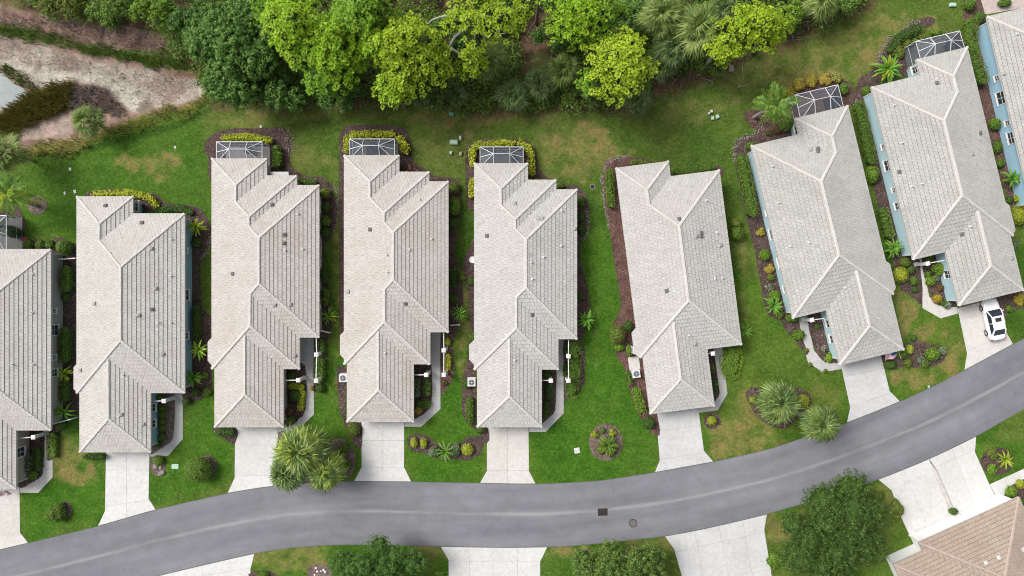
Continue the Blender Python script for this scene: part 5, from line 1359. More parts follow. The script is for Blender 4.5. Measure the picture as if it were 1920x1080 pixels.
def pine(px, py, rp, h, label, leaf='pine', pads=15, per=15, bark='bark', ry=None, needle=.40, sparse=1.0, showlimbs=False, bare=None):
    """slash pine: open crown of puffs, each puff a handful of needle rosettes at twig ends"""
    r = np.random.default_rng(int(px*5+py*3)); k = (CAM_H-h*.85)/FPX; rad = rp*k; rad_y = (ry or rp)*k; x, y = P(px, py, h*.85)
    t = empty('pine_tree', (x, y, 0)); tag(t, label, 'pine tree')
    ends = []; parts = []
    for i in range(pads):
        a = i*2.39996+r.uniform(-.4,.4); q = math.sqrt((i+.6)/pads)*r.uniform(.72,1.08)
        ends.append(np.array([math.cos(a)*rad*q*.86, math.sin(a)*rad_y*q*.86, h*(1.0-.30*q*q)+r.uniform(-1.3,.6)]))
    m = MB(); m.tube([(0,0,-.1),(.08,.05,h*.4),(0,.1,h*.75),(.05,0,h*.96)], [.22,.18,.12,.05], 8)
    for e in ends:
        z0 = min(h*.9, e[2]*r.uniform(.62,.85)); s_ = Vector((0,.05,z0)); ev = Vector(e); mid = s_.lerp(ev,.55)+Vector((r.uniform(-.5,.5), r.uniform(-.5,.5), r.uniform(-.3,.3)))
        up = Vector((0,0,.35)) if showlimbs else Vector((0,0,-.25)); m.tube([s_, mid+up*.5, ev+up], [.11 if showlimbs else .08, .08 if showlimbs else .06, .035], 6, cap=False)
    m.build('trunk', MT[bark], t)
    C_all = []; A_all = []
    for e in ends:
        pr = r.uniform(.65,1.15)*(.85+.05*rad); n = int(2*math.pi*pr*pr*.9/.40*sparse)+3
        d = fib(n, -.1)+r.normal(0,.22,(n,3)); C = e+d*np.array([pr, pr, pr*.8])*r.uniform(.85,1.08,(n,1)); C_all.append(C); A_all.append(d*.55+np.array([0,0,.85]))
    C = np.concatenate(C_all); n = len(C); A = np.concatenate(A_all)+r.normal(0,.20,(n,3)); A /= np.linalg.norm(A, axis=1, keepdims=True)
    nb = 15; u = np.cross(A, np.tile([0.31,.77,.2],(n,1))); u /= np.linalg.norm(u, axis=1, keepdims=True); v = np.cross(A, u); sc = r.uniform(.75,1.2,n)
    Vs = []
    for kx in range(nb):
        th = 2*math.pi*kx/nb+r.uniform(-.2,.2,n); el = r.uniform(-.1,.8,n); L = needle*sc*r.uniform(.8,1.12,n)
        dd = (u*np.cos(th)[:,None]+v*np.sin(th)[:,None])*np.cos(el)[:,None]+A*np.sin(el)[:,None]
        side = np.cross(dd, A); side /= (np.linalg.norm(side, axis=1, keepdims=True)+1e-6); w = .058
        p0 = C+dd*.08; pm = C+dd*(L*.72)[:,None]; p1 = C+dd*L[:,None]-np.array([0,0,.05])
        Vs.append(np.stack([p0, pm-side*w, p1, pm+side*w], 1))
    V = np.stack(Vs, 1).reshape(-1, 3); parts.append((V, np.arange(len(V)).reshape(-1,4), 0))
    Vb, Fb = quads_at(C+A*.05, A, np.full(n,.17), np.full(n,.17), r); parts.append((Vb, Fb, 1))
    for e in ends:
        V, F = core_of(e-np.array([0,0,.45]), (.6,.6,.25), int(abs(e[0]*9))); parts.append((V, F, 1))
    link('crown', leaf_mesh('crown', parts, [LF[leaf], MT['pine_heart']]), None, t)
    if bare:                                       # bare pale limbs reaching out past the needles
        for pts in bare:
            m = MB(); q = [P3(a, b, z)-Vector((x, y, 0)) for a, b, z in pts]; m.tube(q, [.15-.10*i/(len(q)-1) for i in range(len(q))], 7); m.build('bare_limb', MT['bark_pale'], t)
    return t
# ------------------------------------------------------------------ woodland behind the lawns
def W(px, py): return 0
leafy_tree(425,88,98,9.0,'largest dark green oak at the pond corner of the woodland','oak',.26,112,150,48)
leafy_tree(355,35,50,8.0,'smaller dark oak crowded between the pond shrubs and the largest oak','oak',.25,45,60,40,seed=3)
leafy_tree(505,165,58,6.0,'low dark oak at the lawn edge beside the largest oak','oak',.24,46,70,42,seed=1)
leafy_tree(640,175,44,4.5,'dark bushy tree under the lime green pines','oak',.22,34,44,40,seed=2)
leafy_tree(810,170,48,4.5,'dark bushy tree between the yellowest pine and the fan palm','oak_l',.22,34,44,38,seed=2)
leafy_tree(285,14,50,6.0,'bright leafy tree above the pond bank','lime',.24,26,50,38,seed=5)
leafy_tree(200,18,46,4.5,'mid green bushy tree on the pond bank top','brush',.22,24,46,36,seed=6)
leafy_tree(120,6,50,4.0,'olive bushy tree in the corner above the mud','olive',.22,24,40,36,seed=7)
leafy_tree(850,50,40,6.5,'shaded dark tree behind the pale branched pine','oak',.24,44,44,38,seed=8)
leafy_tree(600,120,60,5.5,'dark understorey tree in the shade of three pines','oak',.24,46,50,40,seed=9)
leafy_tree(1045,60,42,5.0,'dark understorey tree left of the twin pines','oak',.24,36,36,38,seed=11)
leafy_tree(1480,28,44,4.5,'leafy shrubby tree at the woodland end','lime',.22,30,40,36,seed=10)
leafy_tree(1590,4,34,4.0,'small bright tree at the last tip of the woodland','brush',.22,18,30,34,seed=12)
leafy_tree(1180,20,40,6.0,'dark tree between the twin pines and the fan palms','oak',.24,34,36,38,seed=13)
leafy_tree(1110,165,40,3.6,'dark bush sprawling below the lawn-side pine','oak_l',.2,30,36,36,seed=14)
leafy_tree(1345,110,36,3.4,'dark leafy bush below the last pine','brush',.2,26,30,36,seed=15)
pine(548,42,66,12.5,'tall lime green pine beside the largest oak','pine',26,17)
pine(500,20,30,10.5,'small pine tip poking out beside the largest oak','pine_g',7,12)
pine(625,92,64,11.5,'rounded lime pine nearest the pale-floored cage house','pine',24,17,ry=66)
pine(690,25,58,12.5,'lime pine at the top of the three pine group','pine_g',22,16,ry=48)
pine(762,92,72,12.0,'broadest yellowish pine of the woodland','pine_y',28,17,ry=70)
pine(738,165,34,9.0,'low pine lobe hanging out over the lawn edge','pine',9,13)
pine(610,150,34,8.5,'low green pine under the rounded lime pine','pine_g',9,13)
pine(905,32,88,13.0,'sparse yellow pine with bare pale branches','pine_y',19,11,'bark_pale',ry=58,showlimbs=True,sparse=.75,bare=[[(875,48,9),(850,28,10),(825,32,10.2),(812,36,10.2),(801,45,10)],[(872,52,9),(852,70,8.5),(842,88,8),(834,100,7.6),(842,110,7.2)],[(875,50,9),(893,36,10.5),(905,60,11),(925,66,11.3),(948,62,11.5)],[(880,48,9.5),(905,20,11),(925,8,11.5)],[(842,88,8),(858,98,7.6),(868,100,7.4)]])
pine(880,118,30,8.5,'small pine crown between bare branches and fan palm','pine_y',7,11)
pine(1085,38,56,12.0,'tall pine of the twin pair at the top edge','pine',20,15,ry=54)
pine(1130,10,40,12.0,'second pine of the twin pair cut by the photo edge','pine_g',10,14)
pine(1160,118,66,11.5,'lime pine standing alone in front at the lawn bay','pine_y',25,16,ry=70)
pine(1110,150,26,7.5,'little pine tuft at the foot of the lone front pine','pine_g',6,12)
pine(1408,48,56,11.0,'last yellow green pine toward the lawn end','pine_y',19,14,ry=48)
pine(1345,95,24,7.0,'small pine tuft on a bare limb near the last pine','pine_y',6,11,'bark_pale',showlimbs=True)
pine(1012,-30,70,12.0,'pine mostly outside the top of the photo','pine',12,13)
pine(1448,55,26,8,'yellow tuft leaning off the last pine','pine_y',6,11)
pine(588,92,46,10.0,'lime pine bridging the tall pine and the rounded pine','pine_g',14,13)
pine(702,82,46,10.5,'lime pine filling between the rounded pine and the broadest pine','pine',14,13)
pine(822,120,30,8.5,'small yellow pine lobe beside the broadest pine','pine_y',8,12)
pine(650,30,40,11.5,'green pine top between the tall pine and the top pine','pine_g',12,13)
pine(1118,72,38,9.5,'green pine joining the twin pair and the lone front pine','pine_g',11,13)
FANS = [(915,112,40,4.5,'sabal','tall fan palm under the pale branched pine'),(962,180,36,2.2,'sabal_d','blue green palmetto at the lawn edge by the fan palm'),(1012,158,34,2.2,'sabal_d','palmetto with drooping fans near the brown clearing'),
 (1056,132,36,3.5,'sabal','yellowed fan palm left of the lone front pine'),(1240,30,48,5.5,'sabal','fan palm at the top between the pine pairs'),(1305,58,52,5.5,'sabal','largest fan palm with long pale fans'),
 (1262,92,40,4.0,'sabal_d','shaded fan palm below the largest fan palm'),(1195,190,32,1.8,'sabal_d','palmetto at the lawn bay below the lone pine'),(1538,8,38,3.5,'sabal','fan palm on the woodland tip'),
 (168,228,34,2.6,'sabal','single round fan palm on the pond bank'),(12,288,40,4.0,'sabal','shaggy palm at the lawn corner by the pond'),(786,178,26,1.8,'sabal_d','small palmetto below the broadest pine'),(1240,130,30,2.0,'sabal_d','palmetto in the shade beside the lone front pine'),
 (855,180,24,1.6,'sabal_d','tiny palmetto by the utility box'),(1355,20,34,3.0,'sabal_d','fan palm hidden behind the last pine')]
for px, py, rp, h, lf, lab in FANS:
    palm(px, py, rp, h, lab, 'fan', lf, 20 if rp > 30 else 14, None, (-.35, 1.25), trunk_r=.15)

# undergrowth: a tangle of low bushes nobody could count
def inpoly(pts, poly):
    ins = np.zeros(len(pts), bool); n = len(poly)
    for i in range(n):
        p, q = poly[i], poly[(i+1)%n]
        if p[1] == q[1]: continue
        cond = ((p[1] <= pts[:,1]) & (q[1] > pts[:,1])) | ((q[1] <= pts[:,1]) & (p[1] > pts[:,1]))
        ins ^= cond & (pts[:,0] < p[0]+(pts[:,1]-p[1])*(q[0]-p[0])/(q[1]-p[1]))
    return ins
r = np.random.default_rng(99)
def undergrowth(name, poly, n, label, leaf, rr=(.5,1.3), hh=(.5,1.8), per=110, size=.2, holes=(), patchy=0.0):
    a = np.array(poly, float); lo, hi = a.min(0), a.max(0); c = r.random((n*4, 2))*(hi-lo)+lo; c = c[inpoly(c, poly)]
    for (hx, hy, hrx, hry) in holes: c = c[((c[:,0]-hx)/hrx)**2+((c[:,1]-hy)/hry)**2 > 1]
    c = c[:n]; parts = []
    for px, py in c:
        s_ = r.uniform(*rr); h = r.uniform(*hh); x, y = P(px, py, h*.5); k = int(per*s_*s_*r.uniform(.6,1.2))+8; d = dirs(k, r, -.1)
        C = np.array([x, y, h*.35])+d*np.array([s_, s_, h*.65])*r.uniform(.5,1.05,(k,1)); Nn = d*.5+r.normal(0,.5,(k,3))+np.array([0,0,.6])
        V, F = quads_at(C, Nn, r.uniform(.6,1.4,k)*size, r.uniform(.4,.8,k)*size, r); parts.append((V, F, 0))
    tag(link(name, leaf_mesh(name, parts, [LF[leaf]])), label, 'undergrowth', None, 'stuff')
WOODPX = [(300,40),(345,120),(380,160),(410,186),(470,198),(560,196),(620,184),(720,192),(780,182),(850,200),(900,206),(960,200),(1080,198),(1200,196),(1230,166),(1320,146),(1400,104),(1500,66),(1560,36),(1630,4),(1640,-50),(40,-50),(40,10),(140,30),(240,42)]
HOLES = [(1005,95,38,58),(1000,40,26,40),(835,35,16,40),(870,175,20,20),(1270,150,60,22),(1470,70,40,18)]
undergrowth('undergrowth', WOODPX, 850, 'dark tangled undergrowth filling the gaps below the pines', 'brush', (.6,1.5), (.6,2.6), 95, .26, HOLES)
undergrowth('undergrowth', WOODPX, 260, 'lighter leafy weeds scattered through the woodland edge', 'olive', (.35,.8), (.4,1.1), 90, .17, HOLES)
undergrowth('undergrowth', [(380,175),(470,190),(560,188),(720,182),(850,198),(960,196),(1080,196),(1200,190),(1230,160),(1400,100),(1400,120),(1240,185),(1200,212),(1080,214),(960,214),(860,214),(720,206),(560,208),(470,212),(390,205)], 100, 'ragged low weeds where the woodland meets the lawn', 'hedge', (.25,.6), (.2,.6), 90, .15)
undergrowth('undergrowth', [(20,5),(140,28),(240,40),(310,58),(320,40),(300,-60),(20,-60)], 70, 'green scrub lining the top of the pond bank', 'hedge', (.5,1.2), (.6,1.6), 90, .2)
# dead sticks on the brown woodland floor
m = MB()
for k in range(75):
    px, py = random.choice([(random.uniform(965,1045), random.uniform(20,165)), (random.uniform(1230,1420), random.uniform(120,170)), (random.uniform(840,900), random.uniform(20,190)), (random.uniform(1420,1520), random.uniform(40,90)), (random.uniform(500,1200), random.uniform(180,206))])
    p = P3(px, py, .1); a = random.uniform(0, math.pi); L = random.uniform(.5,1.6); d = Vector((math.cos(a), math.sin(a), random.uniform(-.05,.15)))*L
    m.tube([p, p+d*.5+Vector((0,0,.06)), p+d], [.022,.018,.01], 5, cap=False)
tag(m.build('fallen_sticks', MT['bark_pale']), 'grey fallen sticks on the brown woodland floor', 'sticks', None, 'stuff')
# reeds and tall grass on the bank
def reeds(name, poly, n, label, leaf, h=(.5,1.1), w=.05, lean=.5):
    a = np.array(poly, float); lo, hi = a.min(0), a.max(0); c = r.random((n*3, 2))*(hi-lo)+lo; c = c[inpoly(c, poly)][:n]; k = len(c)
    x = (c[:,0]-960)*M2; y = (540-c[:,1])*M2; wj = warp[np.clip(((540-c[:,1])*M2-GY0)/GS,0,ny-1).astype(int), np.clip(((c[:,0]-960)*M2-GX0)/GS,0,nx-1).astype(int)]; y = y-wj*M2*1.0+r.normal(0,.18,k); x = x+wj*M2*.5; jx = np.clip(((x-GX0)/GS).astype(int), 0, nx-1); jy = np.clip(((y-GY0)/GS).astype(int), 0, ny-1); z = ZZ[jy, jx]-.03
    B = np.stack([x, y, z], 1); H_ = r.uniform(*h, k); az = r.uniform(0, 2*math.pi, k); D = np.stack([np.cos(az)*lean*H_, np.sin(az)*lean*H_, H_], 1); s_ = np.stack([-np.sin(az), np.cos(az), np.zeros(k)], 1)*w
    V = np.stack([B-s_*.6, B+D*.55+np.stack([np.zeros(k)]*2+[H_*.08],1)-s_, B+D, B+D*.55+np.stack([np.zeros(k)]*2+[H_*.08],1)+s_], 1).reshape(-1, 3)
    tag(link(name, leaf_mesh(name, [(V, np.arange(k*4).reshape(k,4), 0)], [LF[leaf]])), label, 'reeds', None, 'stuff')
clampx = lambda pl: [(max(x, -120), y) for x, y in pl]
reeds('reeds', [(-60,225),(0,213),(48,172),(90,160),(140,155),(130,190),(100,214),(45,236),(-60,245)], 3600, 'olive reeds standing at the pond edge', 'reed', (.5,1.2))
reeds('reeds', [(120,158),(190,163),(232,203),(215,212),(170,200),(128,205)], 1300, 'brown dry reeds beside the olive reeds', 'twig', (.3,.7))
reeds('tall_grass', clampx(GREEN), 4200, 'green grass strip crossing the mud bank', 'reed_g', (.3,.8))
reeds('tall_grass', FRINGE, 3600, 'straw coloured tall grass fringing the lawn side of the pond', 'straw', (.3,.7))
reeds('tall_grass', [(0,120),(12,122),(62,156),(60,166),(40,158),(0,134)], 500, 'thin grass strip on the water line', 'reed_g', (.2,.5))
reeds('tall_grass', [(-40,235),(20,225),(40,240),(20,262),(-40,262)], 700, 'yellow tall grass at the photo corner by the pond', 'straw', (.4,.8))
reeds('dry_weeds', [(-60,12),(60,28),(140,42),(230,52),(320,78),(330,95),(270,95),(150,78),(60,52),(-60,42)], 1500, 'sparse reddish dry weeds on the upper mud bank', 'twig', (.15,.4))
reeds('dry_weeds', [(-60,70),(100,100),(250,128),(380,150),(388,168),(330,192),(262,205),(240,190),(150,140),(0,100)], 1600, 'sparse grey stubble on the pale mud', 'twig', (.1,.3), .035)

# ------------------------------------------------------------------ garden planting
A_ = 'taupe house'; B_ = 'teal-walled house'
hedge([(122,505),(122,540)], 18, 'clipped hedge along the taupe wall nearest the white rail', h=1.3)
shrub(122,557,8, 'small clipped shrub between two hedges on the taupe wall')
hedge([(119,620),(119,674)], 17, 'longest clipped hedge along the taupe wall', h=1.3)
hedge([(118,716),(118,750)], 14, 'short hedge between the yellow green plant and the tree fern by the taupe wall', h=1.0)
spiky(119,702,19, 'yellow green leafy plant against the taupe wall', 'strap_y', 16, h=.9)
spiky(118,773,21, 'feathery green plant beside the white rail of the taupe house', 'strap', 18, h=.9)
shrub(112,797,10, 'round broad-leaved shrub below the feathery plant at the taupe house')
hedge([(97,818),(97,852)], 17, 'rounded hedge beside the walk of the taupe house', h=.8)
shrub(61,890,10, 'light green ball shrub at the corner of the taupe entry bed', 'lime'); hedge([(50,850),(50,882)], 11, 'dark grey hedge under the window of the taupe house', 'grey', .9); hedge([(69,845),(69,878)], 15, 'dark low hedge in the middle of the taupe entry bed', 'dark', .7)
shrub(70,824,7, 'reddish potted flowers beside the porch of the taupe house', 'red', .7)
for x in (52, 74, 93): shrub(x,459,10, {52:'low green shrub left in the row behind the taupe house',74:'middle green shrub in the row behind the taupe house',93:'green shrub next to the tall round bush behind the taupe house'}[x])
shrub(119,464,15, 'tall round bush at the rear corner of the taupe house', 'hedge', 1.8); shrub(25,436,12, 'dark bush beside the cage of the taupe house', 'dark', 1.4)
palm(14,362,44,5.0,'tall palm leaning out from the round mulch ring','feather','coco',16,(68,385),(-.3,1.1),'strap_y')
palm(2,425,20,2.0,'small palm behind the cage of the taupe house','feather','coco',10)
shrub(103,964,19, 'loose leafy bush in the front lawn of the taupe house', 'hedge', 1.5, lumps=5)
for y in (764,777,790,804,820): shrub(303,y,7.5, 'small round dark shrub in the entry row of the teal-walled house', 'hedge', .7, 'round shrubs in the teal house entry row')
shrub(297,745,9, 'yellow green shrub under the porch column of the teal-walled house', 'lime'); shrub(297,833,7,'low dark shrub at the end of the round shrub row','dark',.5)
hedge([(160,857),(190,857)], 11, 'low dark hedge below the garage eave of the teal-walled house', 'dark', .9)
shrub(297,864,10, 'light green bush over grey stones beside the driveway', 'lime', .8)
shrub(370,882,27, 'big clipped ball shrub in the lawn of the teal-walled house', 'hedge', 2.4, size=.15)
spiky(367,425,19, 'bright tufted bush at the rear corner of the teal-walled house', 'strap_y', 26, h=.9, name='tufted_bush', cat='shrub', el=(.1,1.35)); shrub(368,455,11,'dark shrub below the bright tufted bush','dark',.9)
hedge([(367,578),(367,640)], 14, 'low dark hedge along the teal wall', 'dark', 1.0)
spiky(372,656,21, 'yellow tipped leafy plant next to the bay of the pale-floored cage house', 'strap_y', 20, h=1.1, two='strap'); spiky(360,709,20, 'green leafy plant below the yellow tipped plant at the teal wall', 'strap', 18, h=1.0)
shrub(383,704,8,'small olive plant between teal house and the bay','olive',.6); shrub(366,735,9,'dark shrub at the foot of the green leafy plant','dark',.8); shrub(349,752,8,'dark shrub beside the walk top of the teal-walled house','dark',.8); shrub(389,735,9,'low green shrub at the grass strip end','hedge',.6)
hedge([(176,364),(240,361),(280,370),(292,385)], 12, 'yellow green hedge curving behind the teal-walled house', 'yellow', .8, .2); hedge([(304,392),(340,390),(356,398)], 13, 'low dark hedge behind the teal-walled house', 'dark', .7)
hedge([(420,259),(465,256),(505,263)], 13, 'yellow hedge behind the pale-floored cage', 'yellow', 1.0, .2); hedge([(518,278),(519,308)], 14, 'green hedge on the side of the pale-floored cage', 'lime', 1.2, .2)
hedge([(560,338),(590,342)], 10, 'low green hedge at the stepped rear corner of the pale-floored cage house', 'hedge', .7)
for y, l_, lf in ((362,'uppermost olive shrub','olive'),(388,'second dark shrub','dark'),(414,'third shrub, greenest,','hedge'),(436,'lowest dark shrub','dark')): shrub(610,y,11, l_+' in the curved side bed of the pale-floored cage house', lf, 1.0)
hedge([(607,505),(607,525)], 13, 'dark clipped shrub on the long side of the pale-floored cage house', 'dark', 1.0); hedge([(608,545),(608,568)], 14, 'olive clipped shrub above the spiky plant', 'olive', 1.0)
spiky(617,592,20, 'spiky plant with yellow tipped straps beside the pale-floored cage house', 'strap', 22, 'sword', h=.7, two='strap_y')
hedge([(602,640),(604,662)], 12, 'dark low hedge outside the upper porch column', 'dark', .8); hedge([(599,678),(598,710)], 21, 'broad leafy hedge between the two porch columns', 'hedge', .9, .2); shrub(600,728,10,'dark shrub below the lower porch column of the pale-floored cage house','dark',.8); shrub(585,728,5,'pinkish flower clump on the walk edge','orange',.5)
hedge([(545,724),(566,726)], 12, 'yellow clipped hedge top of the entry bed', 'yellow', .7, .15); hedge([(567,735),(563,766)], 11, 'yellow hedge strip down the entry walk', 'yellow', .7, .15); shrub(554,741,13,'dark green ball in the middle of yellow shrubs','dark',1.1); shrub(542,772,9,'dark red shrub at the garage wall of the pale-floored cage house','red',.9); shrub(545,788,10,'olive shrub at the bottom corner of the entry bed','olive',.7); shrub(545,704,10,'shaded shrub behind the horizontal porch beam','dark',.7)
hedge([(411,811),(432,811)], 16, 'dark shrub under the garage corner of the pale-floored cage house', 'dark', .9)
palm(567,844,52,4.2,'largest shaggy palm of the cluster of three','fan','date',40,None,(-.6,1.25),'date_y',trunk_r=.2); palm(540,886,37,3.6,'dark shaggy palm overhanging the driveway edge','fan','date',40,None,(-.6,1.25),trunk_r=.18); palm(612,882,40,3.6,'yellowish shaggy palm overhanging the street','fan','date_y',40,None,(-.6,1.25),'date',trunk_r=.18)
shrub(530,838,14,'grey green bush at the driveway side of the palm cluster','grey',.9); shrub(645,842,12,'sparse brown green shrub on the palm bed','olive',.6,lumps=4,dens=.4); shrub(648,872,11,'second sparse shrub on the palm bed near the street','olive',.6,lumps=4,dens=.4)
shrub(662,806,14,'olive ball below the garage corner of the dark-mat cage house','olive',1.0)
hedge([(650,282),(651,262),(664,253),(735,251)], 14, 'yellow hedge along the rear of the dark-mat cage', 'yellow', 1.1, .22, .2); hedge([(749,258),(758,272),(760,284)], 15, 'yellow hedge round the corner of the dark-mat cage', 'yellow', 1.1, .22, .2)
shrub(852,386,12,'light clipped oval shrub on the side of the dark-mat cage house','lime',1.4,ry=19); shrub(852,352,12,'dark brownish shrub above the light oval shrub','olive',1.0); shrub(850,418,12,'dark shrub below the light oval shrub','dark',.9); hedge([(851,505),(851,535)],13,'dark hedge strip on the side of the dark-mat cage house','dark',.8); shrub(866,520,9,'brownish weed clump in the bare side bed','olive',.5,dens=.5); shrub(850,560,9,'dark shrub above the star shaped spiky plant','dark',.8)
spiky(860,588,19, 'star shaped spiky plant beside the dark-mat cage house', 'strap', 24, 'sword', h=.8)
shrub(840,641,6,'small yellow shrub next to the upper arbor column','yellow',.7,ry=9); hedge([(840,667),(840,691)],10,'yellow oblong shrub between the arbor columns','yellow',.7); shrub(832,718,7,'rust red plant below the arbor columns','red',.5)
hedge([(782,712),(782,742)],9,'pale grey clipped hedge at the garage wall','grey',1.2); hedge([(799,715),(800,738)],14,'dark green block hedge in the entry of the dark-mat cage house','hedge',.9); hedge([(787,757),(803,757)],14,'low green block hedge below the grey hedge','hedge',.6); shrub(785,770,8,'orange brown bush at the corner of the entry walk','orange',.9)
shrub(776,830,8,'left small yellow shrub of the boomerang bed','yellow',.7,ry=11); shrub(794.5,831,7.5,'square cut yellow shrub in the boomerang bed','yellow',.7,ry=11); shrub(876,843,13,'largest yellow ball in the boomerang bed','yellow',.9); shrub(814,848,12,'grey green shrub left of the boomerang bed star plant','grey',.8); shrub(854,844,10,'grey green shrub right of the boomerang bed star plant','grey',.8,ry=14)
spiky(834,848,22, 'large star plant in the middle of the boomerang bed', 'strap', 24, 'sword', h=1.0, el=(-.1,1.2))
hedge([(880,750),(880,792)],13,'clipped hedge along the garage wall of the bare-floored cage house','hedge',1.0); shrub(882,655,10,'leafy shrub under the bay of the bare-floored cage house','dark',.8,ry=14); shrub(877,720,11,'dark shrub behind the small air conditioner','dark',.8); shrub(885,632,9,'bright shrub above the bay of the bare-floored cage house','hedge',.8); shrub(901,806,11,'dark shrub at the garage corner of the bare-floored cage house','dark',.9,ry=8); shrub(883,528,8,'dark plant by the wall with the white dish','dark',.6)
hedge([(886,308),(885,284),(893,272),(950,268),(962,269)],12,'yellow hedge round two sides of the bare grey-floored cage','yellow',1.1,.22,.2); hedge([(974,268),(990,276),(996,290),(997,326)],12,'yellow hedge down the far side of the bare grey-floored cage','yellow',1.1,.22,.2); hedge([(884,338),(884,368)],10,'separate yellow hedge piece beside the bare-floored cage house','yellow',1.0,.22)
for y, l_ in ((378,'uppermost'),(406,'middle'),(430,'lowest')): shrub(1090,y,8, l_+' dark shrub in the narrow side bed of the bare-floored cage house','dark',.9,ry=12)
shrub(1050,348,10,'low green shrub at the stepped rear of the bare-floored cage house','hedge',.6,ry=6); shrub(1088,556,8,'dark shrub above the bright star plant','dark',.8); spiky(1099,600,20, 'bright star plant against the bare-floored cage house', 'strap', 22, 'strap', h=.9)
hedge([(1077,645),(1077,700),(1072,735)],24,'long low hedge beside the arbor of the bare-floored cage house','hedge',.8,.16); hedge([(1060,650),(1060,664)],7,'dark sliver hedge behind the first arbor column','dark',.6); hedge([(1060,684),(1060,704)],7,'dark sliver hedge between the arbor columns of the bare-floored cage house','dark',.6)
shrub(1026,702,9,'dark shrub at the arbor beam of the bare-floored cage house','dark',.8); hedge([(1030,725),(1029,742)],13,'dark entry shrub of the bare-floored cage house','dark',.9); hedge([(1026,758),(1024,778)],13,'lower entry shrub of the bare-floored cage house','dark',.8)
shrub(1115,815,8,'left yellow flower clump in the round stone edged bed','yellow',.6,lumps=4,dens=.7); shrub(1149,813,8,'right yellow flower clump in the round stone edged bed','yellow',.6,lumps=4,dens=.7); shrub(1128,842,10,'dark olive mound left of the spreading plant in the stone edged bed','olive',.5,lumps=4); shrub(1147,846,10,'dark green mound right of the spreading plant in the stone edged bed','dark',.5,lumps=4); spiky(1139,836,22,'dark spreading plant in the round stone edged bed','hedge',34,'strap',h=.7); shrub(1130,808,6,'tiny green tuft between the yellow clumps','hedge',.4)
hedge([(1143,322),(1146,384)],14,'tall hedge at the rear side of the tilted house','hedge',1.2); hedge([(1185,304),(1240,306)],8,'thin yellow green hedge behind the tilted house','olive',.7); hedge([(1265,323),(1338,313)],13,'low clipped hedge behind the second gable of the tilted house','hedge',.7)
shrub(1158,627,16,'tall rounded bush by the bay of the tilted house','olive',2.0,ry=19); shrub(1178,612,9,'dark bush between the rounded bush and the wall','dark',1.2,ry=12); shrub(1162,652,10,'bright low shrub under the rounded bush','lime',.7,ry=7); shrub(1180,657,6.5,'slim upright shrub at the bay of the tilted house','hedge',1.2,ry=12)
hedge([(1176,700),(1182,716)],11,'short hedge beside the air conditioner pad','hedge',.8); hedge([(1193,732),(1203,770)],16,'clipped rectangular hedge along the garage of the tilted house','lime',1.0); shrub(1217,793,13,'dark round shrub at the garage corner of the tilted house','dark',1.0)
shrub(1383,438,15,'bigger ball of the paired clipped balls on the lawn strip','hedge',1.6); shrub(1381,419,10.5,'smaller ball of the paired clipped balls','olive',1.3); spiky(1399,620,17,'spiky plant at the front corner of the tilted house','strap',20,'sword',h=.7)
o = hedge([(1373,668),(1369,694)],40,'broad flat cut hedge beside the walk of the tilted house','lime',.6,.14); shrub(1335,690,6,'dark shrub under the porch of the tilted house','olive',.7,ry=11); shrub(1340,722,6.5,'dark clipped shrub at the garage wall of the tilted house','dark',.8,ry=16)
shrub(1335,789,10,'single yellow shrub in the small mulch ring','yellow',.6)
palm(1459,755,42,4.0,'upper shaggy palm of the pair by the street','fan','date',40,None,(-.6,1.25),'sabal',trunk_r=.2); palm(1538,793,37,5.0,'lower shaggy palm overhanging the street','fan','date',40,(1500,776),(-.6,1.25),'sabal',trunk_r=.2)
shrub(1411,750,7.5,'small yellow green shrub left of the upper shaggy palm','yellow',.6); shrub(1507,753,12,'yellow green bush between the pair of palms','yellow',1.1,ry=15); shrub(1456,785,12,'low yellow shrub under the upper shaggy palm','yellow',.6); shrub(1462,728,14,'flowering shrub above the upper shaggy palm','orange',.6,ry=6)
hedge([(1392,296),(1412,398)],20,'long hedge along the left wall of the flag house','hedge',1.3); shrub(1410,274,14,'green shrub at the rear corner of the flag house','hedge',.9,ry=8)
shrub(1427,435,9,'orange flowering plant below the long hedge','orange',.5,lumps=4,dens=.5); shrub(1434,478,11,'round clipped shrub on the left wall of the flag house','lime',.9); shrub(1443,504,10,'rust coloured croton below the round clipped shrub','orange',.7,lumps=4); shrub(1446,521,8,'olive clipped shrub below the rust croton','olive',.7); shrub(1444,540,9,'bare grey twiggy plant on the flag house bed','twig',.5,lumps=4,dens=.35); shrub(1453,554,11,'leafy green shrub above the palm like plant','lime',.8)
spiky(1452,573,21,'palm like plant at the front corner of the flag house','strap',20,h=.9); shrub(1463,590,9,'olive plant beneath the palm like plant','olive',.6); shrub(1486,596,14,'dark hedge like bush under the flag house corner','hedge',.9,ry=9); shrub(1498,628,13.5,'bright clipped oval shrub beside the walk of the flag house','lime',.9,ry=11)
for k,(x,y) in enumerate(((1513,657),(1519,684),(1548,696))): shrub(x,y,4.5,['tiny tuft beside the upper walk of the flag house','tiny tuft at the bend of the flag house walk','small tuft at the lower end of the flag house walk'][k],'olive',.35)
shrub(1546,655,8,'pale twiggy plant in the bare entry bed','twig',.5,lumps=4,dens=.3); shrub(1554,671,9,'bright green plant in the bare entry bed','lime',.5,lumps=4); shrub(1532,612,5,'small leafy plant below the porch column of the flag house','lime',.4)
